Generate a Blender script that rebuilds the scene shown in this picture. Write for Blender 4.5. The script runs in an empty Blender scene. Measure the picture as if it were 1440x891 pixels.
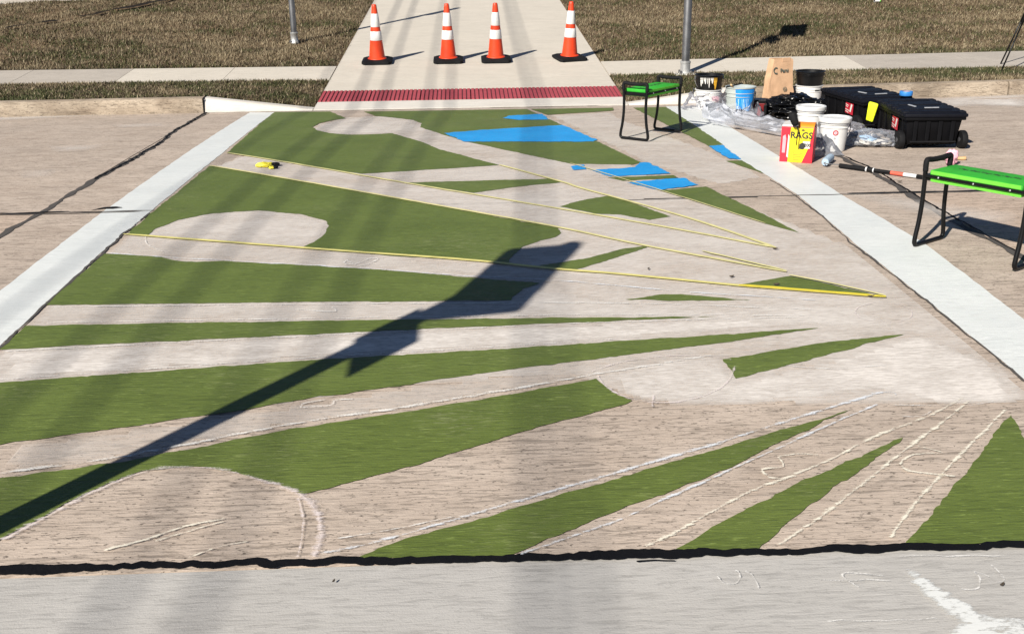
import bpy, bmesh, math, random
import numpy as np
from mathutils import Vector, Matrix, noise as mnoise
random.seed(7); rng = np.random.default_rng(7)
scene = bpy.context.scene
R = math.radians

# ---------------------------------------------------------------- camera
cam_d = bpy.data.cameras.new('camera'); cam = bpy.data.objects.new('camera', cam_d)
scene.collection.objects.link(cam); scene.camera = cam
cam_d.sensor_width = 36; cam_d.lens = 36.25; cam_d.clip_end = 2000; cam_d.clip_start = 0.05
PITCH, YAW, ROLL, CAM_H = R(19.664), R(2.379), R(-0.679), 1.65
F = Vector((math.sin(YAW)*math.cos(PITCH), math.cos(YAW)*math.cos(PITCH), -math.sin(PITCH)))
Rt = Vector((math.cos(YAW), -math.sin(YAW), 0)); Up = Rt.cross(F)
ax = Rt*math.cos(ROLL)+Up*math.sin(ROLL); ay = -Rt*math.sin(ROLL)+Up*math.cos(ROLL)
M = Matrix((ax, ay, -F)).transposed().to_4x4(); M.translation = (0, 0, CAM_H)
cam.matrix_world = M

# ---------------------------------------------------------------- sky, sun, exposure
SUN_EL, SUN_AZ = R(34.5), R(215.8)            # azimuth clockwise from +Y
world = bpy.data.worlds.new('World'); scene.world = world; world.use_nodes = True
nt = world.node_tree; nt.nodes.clear()
sky = nt.nodes.new('ShaderNodeTexSky'); sky.sky_type = 'NISHITA'; sky.sun_disc = False
sky.sun_elevation = SUN_EL; sky.sun_rotation = SUN_AZ; sky.air_density = 0.6; sky.dust_density = 0.1; sky.ozone_density = 1.6
bg = nt.nodes.new('ShaderNodeBackground'); bg.inputs[1].default_value = 0.05
wo = nt.nodes.new('ShaderNodeOutputWorld')
nt.links.new(sky.outputs[0], bg.inputs[0]); nt.links.new(bg.outputs[0], wo.inputs[0])
sl = bpy.data.lights.new('sun', 'SUN'); sl.energy = 5.0; sl.angle = R(0.53); sl.color = (1.0, 0.94, 0.84)
sun = bpy.data.objects.new('sun', sl); scene.collection.objects.link(sun)
sd = Vector((math.sin(SUN_AZ)*math.cos(SUN_EL), math.cos(SUN_AZ)*math.cos(SUN_EL), math.sin(SUN_EL)))
sun.rotation_euler = sd.to_track_quat('Z', 'Y').to_euler(); sun.location = sd*30
scene.view_settings.view_transform = 'Standard'; scene.view_settings.look = 'None'
scene.view_settings.gamma = 1; scene.view_settings.use_curve_mapping = False
scene.view_settings.exposure = 0.66
scene.render.engine = 'CYCLES'
scene.cycles.transparent_max_bounces = 24

# ---------------------------------------------------------------- traced plan of the place, metres (x along the street, y along the crosswalk)
GREEN = {'g1': [(-2.082, 11.4), (-1.476, 11.347), (-1.238, 10.736), (-1.358, 10.615), (-1.466, 10.391), (-1.495, 10.144), (-1.421, 9.897), (-1.269, 9.698), (-1.073, 9.587), (-0.864, 9.583), (-0.696, 9.627), (-0.407, 9.119), (-0.247, 8.714), (0.244, 7.939), (-0.097, 7.852), (-0.802, 7.706), (-0.964, 7.83), (-1.462, 8.244), (-2.016, 8.706)],
 'g2': [(-1.103, 11.285), (0.656, 11.245), (0.817, 10.449), (1.138, 8.918), (1.349, 7.93), (1.275, 7.851), (0.798, 7.93), (-0.012, 9.072), (-0.213, 9.481), (-0.447, 9.983), (-0.443, 10.253), (-0.547, 10.53), (-0.753, 10.724), (-0.949, 10.896)],
 'g2b': [(0.694, 11.239), (1.59, 11.234), (1.562, 10.982), (1.339, 10.892), (1.069, 10.811), (0.839, 10.727)],
 'g3': [(1.014, 7.381), (1.507, 7.421), (1.526, 7.33), (1.111, 7.26)],
 'g4': [(1.318, 6.927), (1.659, 7.019), (1.814, 6.342), (1.929, 5.769), (1.789, 5.991), (1.617, 6.341)],
 'g5': [(1.802, 11.201), (2.164, 11.212), (2.173, 8.651), (2.038, 8.595), (1.921, 9.794)],
 'g6': [(2.018, 7.918), (2.146, 7.934), (2.179, 7.405)],
 'g7': [(-0.458, 7.354), (0.598, 7.385), (0.67, 7.255), (0.348, 7.145), (0.035, 6.972)],
 'g8': [(0.59, 6.529), (0.735, 6.675), (0.916, 6.788), (0.977, 6.776), (1.254, 6.21), (1.108, 6.135), (0.951, 6.28), (0.79, 6.323)],
 'g9': [(-2.028, 8.139), (-1.354, 7.579), (-0.894, 7.195), (-0.375, 6.757), (0.531, 5.992), (0.541, 5.887), (0.499, 5.797), (0.394, 5.716), (0.294, 5.607), (0.221, 5.407), (0.196, 5.292), (-0.009, 5.373), (-0.459, 5.502), (-0.969, 5.683), (-0.898, 5.809), (-0.862, 5.974), (-0.856, 6.17), (-0.897, 6.293), (-1.068, 6.47), (-1.361, 6.598), (-1.647, 6.548), (-1.828, 6.393), (-1.902, 6.21), (-1.916, 6.048), (-2.05, 6.076)],
 'g10': [(-2.049, 5.666), (-1.715, 5.582), (-1.633, 5.51), (-1.496, 5.466), (-1.343, 5.471), (-0.687, 5.299), (-0.401, 5.22), (-0.043, 5.09), (0.348, 4.959), (0.257, 4.874), (0.21, 4.773), (0.193, 4.709), (-0.902, 4.764), (-2.067, 4.808)],
 'g11': [(-2.041, 4.528), (-0.861, 4.502), (0.241, 4.462), (1.122, 4.416), (0.703, 4.401), (-0.089, 4.364), (-0.832, 4.321), (-1.384, 4.29), (-2.039, 4.243)],
 'g12': [(-2.093, 3.867), (-1.894, 3.89), (-1.455, 3.941), (-0.784, 4.022), (0.014, 4.09), (0.665, 4.152), (1.542, 4.242), (1.096, 4.105), (0.397, 3.937), (0.209, 3.895), (-0.274, 3.757), (-0.722, 3.632), (-0.879, 3.569), (-1.289, 3.456), (-1.672, 3.349), (-1.988, 3.247)],
 'g13': [(-2.045, 3.005), (-1.574, 3.11), (-1.209, 3.192), (-0.684, 3.394), (-0.261, 3.516), (0.195, 3.659), (0.488, 3.766), (0.509, 3.71), (0.546, 3.629), (0.601, 3.556), (0.572, 3.527), (0.219, 3.357), (-0.079, 3.185), (-0.212, 3.104), (-0.44, 2.998), (-0.556, 2.943), (-0.621, 2.995), (-0.706, 3.046), (-0.816, 3.109), (-0.923, 3.145), (-1.025, 3.146), (-1.114, 3.128), (-1.207, 3.05), (-1.26, 2.982), (-1.341, 2.857), (-1.421, 2.737), (-1.52, 2.589), (-1.983, 2.606)],
 'g14': [(-0.362, 2.575), (-0.193, 2.681), (-0.038, 2.743), (0.121, 2.818), (0.544, 3.021), (0.86, 3.172), (1.156, 3.307), (1.401, 3.429), (1.127, 3.237), (0.766, 2.976), (0.512, 2.829), (0.351, 2.737), (0.187, 2.63), (0.086, 2.562)],
 'g15': [(1.5, 3.197), (1.32, 3.085), (0.945, 2.851), (0.802, 2.745), (0.562, 2.558), (0.814, 2.554), (1.027, 2.772), (1.288, 3.0)],
 'g16': [(1.962, 3.345), (1.794, 3.162), (1.494, 2.825), (1.24, 2.546), (1.782, 2.538), (1.866, 2.93)],
 'g17': [(1.034, 3.922), (1.273, 3.997), (1.575, 4.087), (1.887, 4.14), (1.45, 3.923), (1.189, 3.795), (1.042, 3.728), (1.044, 3.819)],
 'g18': [(0.744, 4.678), (0.921, 4.738), (1.025, 4.736), (1.339, 4.623), (1.013, 4.643)],
 'g19': [(1.348, 4.86), (1.628, 4.971), (1.8, 4.822), (1.969, 4.643), (1.747, 4.717), (1.54, 4.792)],
 'g20': [(0.362, 5.253), (0.629, 5.361), (0.872, 5.532), (0.987, 5.572), (0.993, 5.536), (0.765, 5.337), (0.538, 5.152)]}
BLUE = {'b1': [(0.367, 10.512), (0.44, 10.698), (0.792, 10.792), (0.823, 10.341), (0.525, 10.356)],
 'b2': [(-0.21, 9.566), (0.157, 9.719), (0.915, 9.94), (1.143, 9.013), (1.101, 8.922), (-0.024, 9.055)],
 'b3a': [(0.792, 7.816), (0.897, 7.876), (0.893, 7.694), (0.805, 7.676)],
 'b3': [(0.933, 7.663), (1.143, 7.696), (1.274, 7.738), (1.333, 7.902), (1.407, 7.906), (1.496, 7.473), (1.264, 7.445), (1.04, 7.416)],
 'b4': [(1.122, 7.199), (1.562, 7.314), (1.625, 7.068), (1.32, 6.938)],
 'b5': [(2.034, 8.578), (2.164, 8.616), (2.143, 7.965), (2.062, 8.003)]}
STRIPES = {'left': [(-2.349, 11.414), (-2.378, 6.786), (-2.372, 5.053), (-2.312, 3.079), (-2.037, 2.63), (-2.058, 4.288), (-2.063, 4.797), (-2.078, 5.682), (-2.069, 6.077), (-2.057, 8.676), (-2.077, 11.373)],
 'right': [(2.173, 11.277), (2.12, 7.997), (2.18, 7.389), (2.213, 6.682), (2.171, 5.481), (2.172, 4.607), (2.169, 3.651), (2.149, 2.425), (2.369, 2.467), (2.5, 4.288), (2.559, 5.498), (2.508, 6.654), (2.486, 7.958), (2.474, 9.538), (2.482, 11.297)]}
TAPES = {'strip_b_top': [(-2.016, 8.706), (-1.461, 8.237), (-0.495, 7.37), (0.301, 6.694), (1.13, 5.99), (1.702, 5.463)],
 'strip_a_low': [(0.244, 7.93), (0.67, 7.255), (0.801, 7.01), (1.344, 6.167), (1.702, 5.463)],
 'strip_b_low': [(-2.028, 8.139), (-0.894, 7.195), (-0.375, 6.757), (0.53, 6.0), (0.968, 5.58), (1.633, 5.03)],
 'strip_c_top': [(-2.062, 6.061), (-0.72, 5.599), (-0.009, 5.366), (0.442, 5.172), (0.799, 5.048), (1.333, 4.83), (1.989, 4.605)],
 'strip_a_up': [(0.798, 7.93), (1.316, 6.917), (1.785, 5.975)],
 'short': [(1.279, 5.429), (1.636, 5.042)],
 'g19up': [(1.626, 4.971), (1.8, 4.822), (1.994, 4.625)]}
CHALK = [(2, [(-2.051, 5.673), (-1.644, 5.551), (-0.687, 5.299), (-0.403, 5.22), (-0.043, 5.102), (0.427, 4.989), (1.032, 4.771), (1.686, 4.587)]),
 (1.6, [(-2.034, 4.77), (-0.896, 4.725), (-0.078, 4.679), (0.735, 4.618), (1.612, 4.465)]),
 (1.6, [(-2.017, 4.558), (-0.864, 4.525), (0.243, 4.49), (0.712, 4.465), (1.555, 4.394)]),
 (1.4, [(-2.027, 4.214), (-0.828, 4.296), (-0.088, 4.338), (0.699, 4.374), (1.517, 4.378)]),
 (1.3, [(-2.117, 3.889), (-1.903, 3.912), (-1.462, 3.963), (-0.787, 4.042), (0.014, 4.11), (0.668, 4.173)]),
 (2.6, [(-1.99, 3.028), (-1.585, 3.137), (-1.219, 3.225), (-0.69, 3.428), (-0.263, 3.552), (0.198, 3.698), (0.492, 3.801), (1.027, 3.968)]),
 (3.2, [(-1.417, 2.725), (-1.336, 2.844), (-1.255, 2.969), (-1.183, 3.049), (-1.1, 3.118), (-1.022, 3.137), (-0.92, 3.135), (-0.814, 3.1), (-0.704, 3.037), (-0.619, 2.986), (-0.559, 2.934), (-0.509, 2.859), (-0.481, 2.776), (-0.466, 2.679), (-0.475, 2.585)]),
 (1.2, [(-0.567, 2.926), (-0.533, 2.799), (-0.521, 2.682), (-0.519, 2.584)]),
 (1.6, [(-1.096, 2.655), (-0.981, 2.71), (-0.881, 2.773), (-0.765, 2.809)]),
 (1.2, [(-0.957, 2.694), (-0.873, 2.742), (-0.768, 2.794)]),
 (1.2, [(-0.839, 2.604), (-0.763, 2.653), (-0.675, 2.68)]),
 (2.2, [(-0.462, 2.599), (-0.296, 2.654), (-0.086, 2.752), (0.206, 2.891), (0.601, 3.077), (0.868, 3.206), (1.268, 3.414), (1.56, 3.554), (1.614, 3.532)]),
 (1.0, [(-0.424, 2.676), (-0.237, 2.722), (-0.067, 2.778)]),
 (1.6, [(0.115, 2.56), (0.27, 2.642), (0.412, 2.717), (0.517, 2.787), (0.897, 3.044), (1.221, 3.269), (1.527, 3.469)]),
 (2.0, [(0.482, 2.577), (0.615, 2.67), (0.846, 2.849), (1.052, 2.968), (1.22, 3.072), (1.392, 3.199), (1.636, 3.337), (1.86, 3.496)]),
 (2.0, [(0.87, 2.561), (1.005, 2.673), (1.169, 2.82), (1.459, 3.094), (1.661, 3.274), (1.871, 3.473)]),
 (2.0, [(1.206, 2.574), (1.281, 2.668), (1.409, 2.814), (1.672, 3.09), (1.973, 3.397)]),
 (1.5, [(1.518, 3.13), (1.586, 3.076), (1.523, 3.072), (1.463, 3.056), (1.415, 3.011), (1.424, 2.963), (1.491, 2.94), (1.563, 2.917)]),
 (1.4, [(1.022, 3.084), (1.093, 3.098), (1.166, 3.087)]),
 (1.4, [(1.022, 3.084), (1.021, 3.017), (0.95, 3.002), (0.956, 2.955), (0.988, 2.935)]),
 (1.2, [(1.545, 3.358), (1.626, 3.35), (1.684, 3.387)]),
 (1.0, [(1.523, 3.451), (1.809, 3.426), (1.957, 3.453)]),
 (1.4, [(-0.678, 5.426), (-0.583, 5.316), (-0.504, 5.426), (-0.548, 5.442), (-0.589, 5.38), (-0.639, 5.345), (-0.68, 5.374), (-0.663, 5.432)]),
 (1.2, [(-0.838, 4.651), (-0.651, 4.604), (-0.664, 4.673)]),
 (1.4, [(-0.65, 3.571), (-0.544, 3.583), (-0.527, 3.625), (-0.458, 3.63)]),
 (1.2, [(-0.65, 3.571), (-0.643, 3.608), (-0.561, 3.64)]),
 (1.2, [(0.497, 3.793), (0.517, 3.683), (0.58, 3.582), (0.667, 3.53), (0.761, 3.526), (0.864, 3.563), (0.947, 3.628), (1.014, 3.717), (1.069, 3.846)]),
 (1.0, [(0.472, 3.823), (0.599, 3.908), (0.786, 3.962), (0.965, 3.957), (1.071, 3.905)]),
 (1.0, [(0.688, 3.62), (0.666, 3.466)]),
 (1.0, [(0.642, 3.541), (0.715, 3.542)]),
 (0.8, [(1.772, 4.425), (1.825, 4.497), (1.926, 4.539), (2.014, 4.503), (2.032, 4.415), (2.002, 4.342), (1.93, 4.293), (1.831, 4.291), (1.768, 4.341), (1.772, 4.425)]),
 (1.0, [(1.26, 3.84), (1.45, 3.791), (1.691, 3.81)]),
 (0.9, [(-1.488, 10.094), (-1.328, 10.476), (-0.841, 10.625), (-0.469, 10.36)]),
 (0.9, [(-1.04, 10.437), (-0.932, 10.864)]),
 (1.0, [(-1.929, 6.049), (-1.854, 5.829), (-1.665, 5.6)]),
 (0.9, [(0.522, 5.632), (0.542, 5.421), (0.451, 5.271)]),
 (0.9, [(0.661, 2.423), (0.673, 2.39), (0.699, 2.384), (0.719, 2.403), (0.727, 2.433), (0.719, 2.447)]),
 (0.9, [(0.741, 2.439), (0.759, 2.417), (0.759, 2.353)]),
 (0.9, [(0.907, 2.394), (1.149, 2.372)]),
 (0.9, [(1.127, 2.394), (1.012, 2.412), (1.038, 2.334)]),
 (0.9, [(1.29, 2.34), (1.313, 2.317), (1.349, 2.322), (1.375, 2.365), (1.377, 2.399), (1.407, 2.37)]),
 (0.9, [(1.436, 2.445), (1.443, 2.361), (1.41, 2.343)]),
 (0.8, [(1.171, 2.487), (1.556, 2.47)]),
 (0.7, [(0.873, 2.205), (1.203, 2.191)])]
SPILL = [(1.176, 2.433), (1.218, 2.43), (1.243, 2.39), (1.264, 2.339), (1.283, 2.304), (1.303, 2.26), (1.317, 2.22), (1.36, 2.205), (1.402, 2.206), (1.515, 2.178), (1.383, 1.944), (1.111, 2.107), (1.189, 2.159), (1.218, 2.187), (1.206, 2.218), (1.198, 2.243), (1.186, 2.291), (1.173, 2.324), (1.175, 2.357), (1.179, 2.391)]
DUST = [(0.5, [(-1.89, 3.291), (-1.282, 3.433), (-0.273, 3.737), (0.383, 3.794), (0.6, 3.55), (1.018, 3.473), (1.523, 3.451), (1.835, 3.424), (2.109, 3.43), (2.163, 3.638), (2.15, 4.542), (2.152, 5.497), (1.878, 6.245), (1.403, 7.066), (1.144, 8.917), (0.834, 10.67), (0.329, 10.919), (-1.299, 10.859), (-1.999, 8.136), (-2.045, 6.059), (-2.065, 4.797), (-2.034, 3.89)]),
 (0.75, [(-2.034, 4.23), (-1.38, 4.273), (-0.83, 4.309), (-0.088, 4.351), (0.701, 4.392), (1.499, 4.426), (1.717, 4.291), (1.056, 4.225), (0.668, 4.169), (0.014, 4.102), (-0.786, 4.034), (-1.459, 3.956), (-1.902, 3.909)]),
 (0.35, [(-2.04, 4.785), (-0.9, 4.751), (0.193, 4.699), (0.735, 4.618), (1.439, 4.449), (0.709, 4.446), (0.242, 4.471), (-0.863, 4.515), (-2.031, 4.536)]),
 (0.5, [(-1.912, 6.064), (-1.902, 6.21), (-1.828, 6.393), (-1.647, 6.548), (-1.36, 6.59), (-1.068, 6.47), (-0.897, 6.293), (-0.86, 6.17), (-0.866, 5.975), (-0.906, 5.809), (-0.972, 5.698), (-1.487, 5.858)]),
 (0.5, [(-1.481, 10.142), (-1.466, 10.391), (-1.236, 10.68), (-0.753, 10.724), (-0.547, 10.53), (-0.448, 10.203), (-0.485, 9.917), (-0.699, 9.671), (-1.075, 9.609), (-1.272, 9.721)]),
 (0.3, [(-1.668, 3.339), (-1.286, 3.444), (-0.876, 3.556), (-0.274, 3.75), (0.395, 3.922), (1.022, 4.078), (1.027, 3.968), (0.49, 3.78), (0.196, 3.672), (-0.262, 3.528), (-0.686, 3.405), (-1.212, 3.202), (-1.58, 3.125)]),
 (0.75, [(0.512, 3.799), (0.692, 3.931), (1.036, 4.006), (1.053, 3.714), (1.457, 3.9), (1.955, 4.16), (2.136, 3.816), (2.05, 3.422), (1.756, 3.43), (1.54, 3.569), (0.989, 3.462), (0.675, 3.501), (0.558, 3.615)]),
 (0.55, [(0.278, 4.927), (0.74, 4.648), (1.347, 4.603), (1.799, 4.519), (1.935, 4.187), (1.544, 4.259), (0.704, 4.41), (0.186, 4.476), (0.21, 4.698)]),
 (0.35, [(-0.832, 7.578), (0.23, 7.846), (0.667, 7.232), (0.578, 7.387), (-0.453, 7.366)]),
 (0.45, [(-0.376, 6.777), (0.201, 6.935), (0.659, 7.138), (0.991, 6.324), (1.157, 5.996), (1.682, 5.479), (1.625, 5.079), (1.042, 5.589), (0.555, 5.998), (0.181, 6.323)]),
 (0.45, [(0.834, 10.67), (1.524, 10.865), (1.572, 10.187), (2.009, 8.391), (2.17, 7.279), (1.748, 7.033), (1.366, 7.899), (1.149, 8.955)]),
 (0.45, [(0.959, 6.114), (1.305, 6.084), (1.686, 5.493), (1.394, 5.707), (1.157, 5.996)]),
 (0.3, [(-2.035, 6.027), (-1.481, 5.827), (-0.009, 5.334), (0.829, 4.999), (0.464, 5.004), (-0.405, 5.251), (-1.665, 5.6), (-2.048, 5.701)]),
 (0.9, [(-6.55, 11.487), (-5.033, 11.456), (-4.07, 11.519), (-3.466, 11.549), (-3.863, 11.349), (-4.85, 11.019), (-6.188, 10.821)]),
 (0.7, [(5.039, 11.452), (5.548, 11.681), (6.632, 11.846), (5.948, 10.58), (5.441, 10.779), (5.004, 10.658)]),
 (0.5, [(-3.613, 10.577), (-3.086, 10.718), (-2.926, 10.382), (-3.44, 10.253)]),
 (0.5, [(-3.746, 9.263), (-3.205, 9.314), (-3.156, 8.974), (-3.541, 8.877)]),
 (0.35, [(-3.533, 8.124), (-3.179, 8.202), (-3.09, 7.805), (-3.375, 7.73)]),
 (0.4, [(2.403, 6.88), (2.786, 6.713), (3.448, 6.105), (3.201, 5.631), (2.881, 5.847), (2.605, 6.366)])]
SEAMS = {'near': [(-1.357, 2.579), (-1.085, 2.575), (-0.513, 2.566), (0.098, 2.547), (0.384, 2.544), (0.671, 2.537), (1.168, 2.532), (1.582, 2.52)],
 'left': [(-2.827, 11.55), (-2.794, 9.935), (-2.731, 9.182), (-2.774, 7.695), (-2.778, 6.661), (-2.807, 6.108)],
 'right': [(2.953, 8.061), (2.984, 7.427), (2.961, 6.783), (2.929, 6.151), (2.945, 5.622), (2.963, 5.252)]}

# ---------------------------------------------------------------- heights
Y0, Y2, CROWN = 2.55, 11.44, 0.065
YG = np.round(np.arange(Y0, Y2+0.01, (Y2-Y0)/24), 5)          # the road surface breaks at these lines
ZG = CROWN*(1-((YG-(Y0+Y2)/2)/((Y2-Y0)/2))**2)
def zr(y): return float(np.interp(y, YG, ZG, left=0, right=0))
def zp(y): return 0.012+0.085*max(0.0, y-11.5)                # path up the bank
XL, XR = -1.675, 1.79                                         # path edges
def ky(x):                                                    # kerb line
    return float(np.interp(x, [-60, -2.85, 2.0, 4.4, 6.5, 60], [9.6, 11.47, 11.45, 11.58, 11.74, 16.5]))
def kh(x):                                                    # kerb height with both ramp flares
    return float(np.interp(x, [-2.85, XL-.02, XR+.02, 2.95], [.155, .016, .016, .155]))
def zv(x, y):                                                 # verge between kerb and sidewalk
    t = min(1, max(0, (y-ky(x)-.16)/(13.15-ky(x)-.16))); return kh(x)*(1-t)+zp(13.15)*t

# ---------------------------------------------------------------- helpers
def link(o): scene.collection.objects.link(o); return o
def tag(o, label=None, cat=None, group=None, kind=None):
    if label: o['label'] = label
    if cat: o['category'] = cat
    if group: o['group'] = group
    if kind: o['kind'] = kind
    return o
def empty(name, loc, rz=0, label=None, cat=None, group=None):
    o = link(bpy.data.objects.new(name, None)); o.location = loc; o.rotation_euler = (0, 0, rz)
    o.empty_display_size = .1
    return tag(o, label, cat, group)
def copy_tree(o, parent=None):
    c = link(o.copy()); c.parent = parent
    for ch in list(o.children): copy_tree(ch, c)
    return c
def obj(name, me, m, parent=None, smooth=False, loc=None, angle=None):
    o = link(bpy.data.objects.new(name, me))
    if m and not me.materials: me.materials.append(m)
    if parent: o.parent = parent
    if loc: o.location = loc
    if smooth:
        for p in me.polygons: p.use_smooth = True
        if angle:
            bm = bmesh.new(); bm.from_mesh(me)
            for e in bm.edges:
                if len(e.link_faces) == 2 and e.calc_face_angle(0) > R(angle): e.smooth = False
            bm.to_mesh(me); bm.free()
    return o
def smoothpath(pts, n=6):
    P = [Vector(p) for p in pts]; out = []
    for i in range(len(P)-1):
        a, b, c, d = P[max(i-1, 0)], P[i], P[i+1], P[min(i+2, len(P)-1)]
        for k in range(n):
            t = k/n; out.append(.5*((2*b)+(c-a)*t+(2*a-5*b+4*c-d)*t*t+(3*b-a-3*c+d)*t**3))
    out.append(P[-1]); return out
class MB:
    def __init__(s): s.v, s.f = [], []
    def add(s, vs, fs):
        k = len(s.v); s.v += [tuple(v) for v in vs]; s.f += [tuple(i+k for i in f) for f in fs]; return s
    def box(s, c, d, rz=0, taper=1.0, bev=0.0):
        bm = bmesh.new(); bmesh.ops.create_cube(bm, size=1)
        for v in bm.verts:
            k = taper if v.co.z < 0 else 1
            v.co = Vector((v.co.x*d[0]*k, v.co.y*d[1]*k, v.co.z*d[2]))
        if bev: bmesh.ops.bevel(bm, geom=bm.edges[:], offset=bev, segments=2, affect='EDGES', profile=.6)
        m = Matrix.Translation(c) @ Matrix.Rotation(rz, 4, 'Z')
        bm.verts.index_update()
        s.add([m @ v.co for v in bm.verts], [[v.index for v in f.verts] for f in bm.faces]); bm.free(); return s
    def lathe(s, prof, n=32, c=(0, 0, 0), cap=True):
        vs = [(c[0]+r*math.cos(2*math.pi*k/n), c[1]+r*math.sin(2*math.pi*k/n), c[2]+z) for r, z in prof for k in range(n)]
        fs = [(i*n+k, i*n+(k+1) % n, (i+1)*n+(k+1) % n, (i+1)*n+k) for i in range(len(prof)-1) for k in range(n)]
        if cap:
            fs.append(tuple(range(n))[::-1]); fs.append(tuple((len(prof)-1)*n+k for k in range(n)))
        return s.add(vs, fs)
    def tube(s, pts, r, n=8, closed=False, caps=True):
        P = [Vector(p) for p in pts]; N = len(P); vs, fs = [], []
        u = None
        for i in range(N):
            t = (P[(i+1) % N]-P[i-1]) if closed else (P[min(i+1, N-1)]-P[max(i-1, 0)])
            t.normalize()
            if u is None:
                u = t.orthogonal().normalized()
            u = (u-t*u.dot(t)).normalized(); w = t.cross(u)
            rr = r[i] if isinstance(r, (list, tuple)) else r
            for k in range(n):
                a = 2*math.pi*k/n; vs.append(P[i]+(u*math.cos(a)+w*math.sin(a))*rr)
        for i in range(N if closed else N-1):
            j = (i+1) % N
            for k in range(n): fs.append((i*n+k, i*n+(k+1) % n, j*n+(k+1) % n, j*n+k))
        if not closed and caps: fs += [tuple(range(n))[::-1], tuple((N-1)*n+k for k in range(n))]
        return s.add(vs, fs)
    def prism(s, poly, z0, z1):
        n = len(poly)
        return s.add([(x, y, z0) for x, y in poly]+[(x, y, z1) for x, y in poly],
                     [tuple(range(n))[::-1], tuple(range(n, 2*n))]+[(i, (i+1) % n, n+(i+1) % n, n+i) for i in range(n)])
    def mesh(s, name):
        me = bpy.data.meshes.new(name); me.from_pydata(s.v, [], s.f); me.update()
        bm = bmesh.new(); bm.from_mesh(me); bmesh.ops.recalc_face_normals(bm, faces=bm.faces); bm.to_mesh(me); bm.free()
        return me
    def build(s, name, m, parent=None, smooth=False, loc=None, angle=None):
        return obj(name, s.mesh(name), m, parent, smooth, loc, angle)

# ---------------------------------------------------------------- materials
class NT:
    def __init__(s, name):
        s.m = bpy.data.materials.new(name); s.m.use_nodes = True; s.t = s.m.node_tree; s.t.nodes.clear()
        s.out = s.n('ShaderNodeOutputMaterial'); s.co = s.n('ShaderNodeTexCoord').outputs['Object']
    def n(s, typ, **kw):
        x = s.t.nodes.new(typ)
        for k, v in kw.items(): setattr(x, k, v)
        return x
    def l(s, a, b): s.t.links.new(a, b)
    def setv(s, sock, v):
        if hasattr(v, 'is_output'): s.l(v, sock)
        else: sock.default_value = v
    def noise(s, scale, detail=4, rough=.55, stretch=None, dist=0, seed=(0, 0, 0)):
        mp = s.n('ShaderNodeMapping'); s.l(s.co, mp.inputs[0])
        mp.inputs['Location'].default_value = seed
        if stretch: mp.inputs['Scale'].default_value = stretch
        x = s.n('ShaderNodeTexNoise'); s.l(mp.outputs[0], x.inputs['Vector'])
        x.inputs['Scale'].default_value = scale; x.inputs['Detail'].default_value = detail
        x.inputs['Roughness'].default_value = rough; x.inputs['Distortion'].default_value = dist
        return x.outputs[0]
    def ramp(s, v, a, b, lo=0.0, hi=1.0):
        x = s.n('ShaderNodeMapRange'); s.l(v, x.inputs[0])
        for i, k in enumerate((a, b, lo, hi)): x.inputs[i+1].default_value = k
        return x.outputs[0]
    def mix(s, f, a, b, mode='MIX'):
        x = s.n('ShaderNodeMix', data_type='RGBA', blend_type=mode)
        s.setv(x.inputs[0], f)
        for sock, v in ((x.inputs[6], a), (x.inputs[7], b)):
            if hasattr(v, 'is_output'): s.l(v, sock)
            else: sock.default_value = (*v, 1) if len(v) == 3 else v
        return x.outputs[2]
    def math(s, op, a, b=0.0):
        x = s.n('ShaderNodeMath', operation=op); s.setv(x.inputs[0], a); s.setv(x.inputs[1], b); return x.outputs[0]
    def bump(s, hgt, strength, dist=.01, normal=None):
        x = s.n('ShaderNodeBump'); s.l(hgt, x.inputs['Height']); x.inputs['Strength'].default_value = strength
        x.inputs['Distance'].default_value = dist
        if normal: s.l(normal, x.inputs['Normal'])
        return x.outputs[0]
    def bsdf(s, color, rough=.8, normal=None, metallic=0.0, spec=.3, **kw):
        x = s.n('ShaderNodeBsdfPrincipled')
        s.setv(x.inputs['Base Color'], color if hasattr(color, 'is_output') else (*color, 1))
        s.setv(x.inputs['Roughness'], rough); x.inputs['Metallic'].default_value = metallic
        x.inputs['Specular IOR Level'].default_value = spec
        for k, v in kw.items(): s.setv(x.inputs[k.replace('_', ' ')], v)
        if normal: s.l(normal, x.inputs['Normal'])
        return x.outputs[0]
    def done(s, shader): s.l(shader, s.out.inputs[0]); return s.m
    def over(s, alpha, shader):
        tr = s.n('ShaderNodeBsdfTransparent'); mx = s.n('ShaderNodeMixShader')
        s.setv(mx.inputs[0], alpha); s.l(tr.outputs[0], mx.inputs[1]); s.l(shader, mx.inputs[2])
        return mx.outputs[0]

def simple(name, color, rough=.5, metal=0.0, spec=.5, var=.12, scale=25, bump=.15, bscale=60, **kw):
    t = NT(name); n = t.noise(scale, 4); c2 = tuple(min(1, k*(1+var)) for k in color); c1 = tuple(k*(1-var) for k in color)
    col = t.mix(t.ramp(n, .3, .7), c1, c2)
    nb = t.bump(t.noise(bscale, 3), bump, .004) if bump else None
    rr = t.ramp(t.noise(scale*.6, 3), .3, .7, max(.02, rough-.08), min(1, rough+.08))
    return t.done(t.bsdf(col, rr, nb, metal, spec, **kw))

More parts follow.
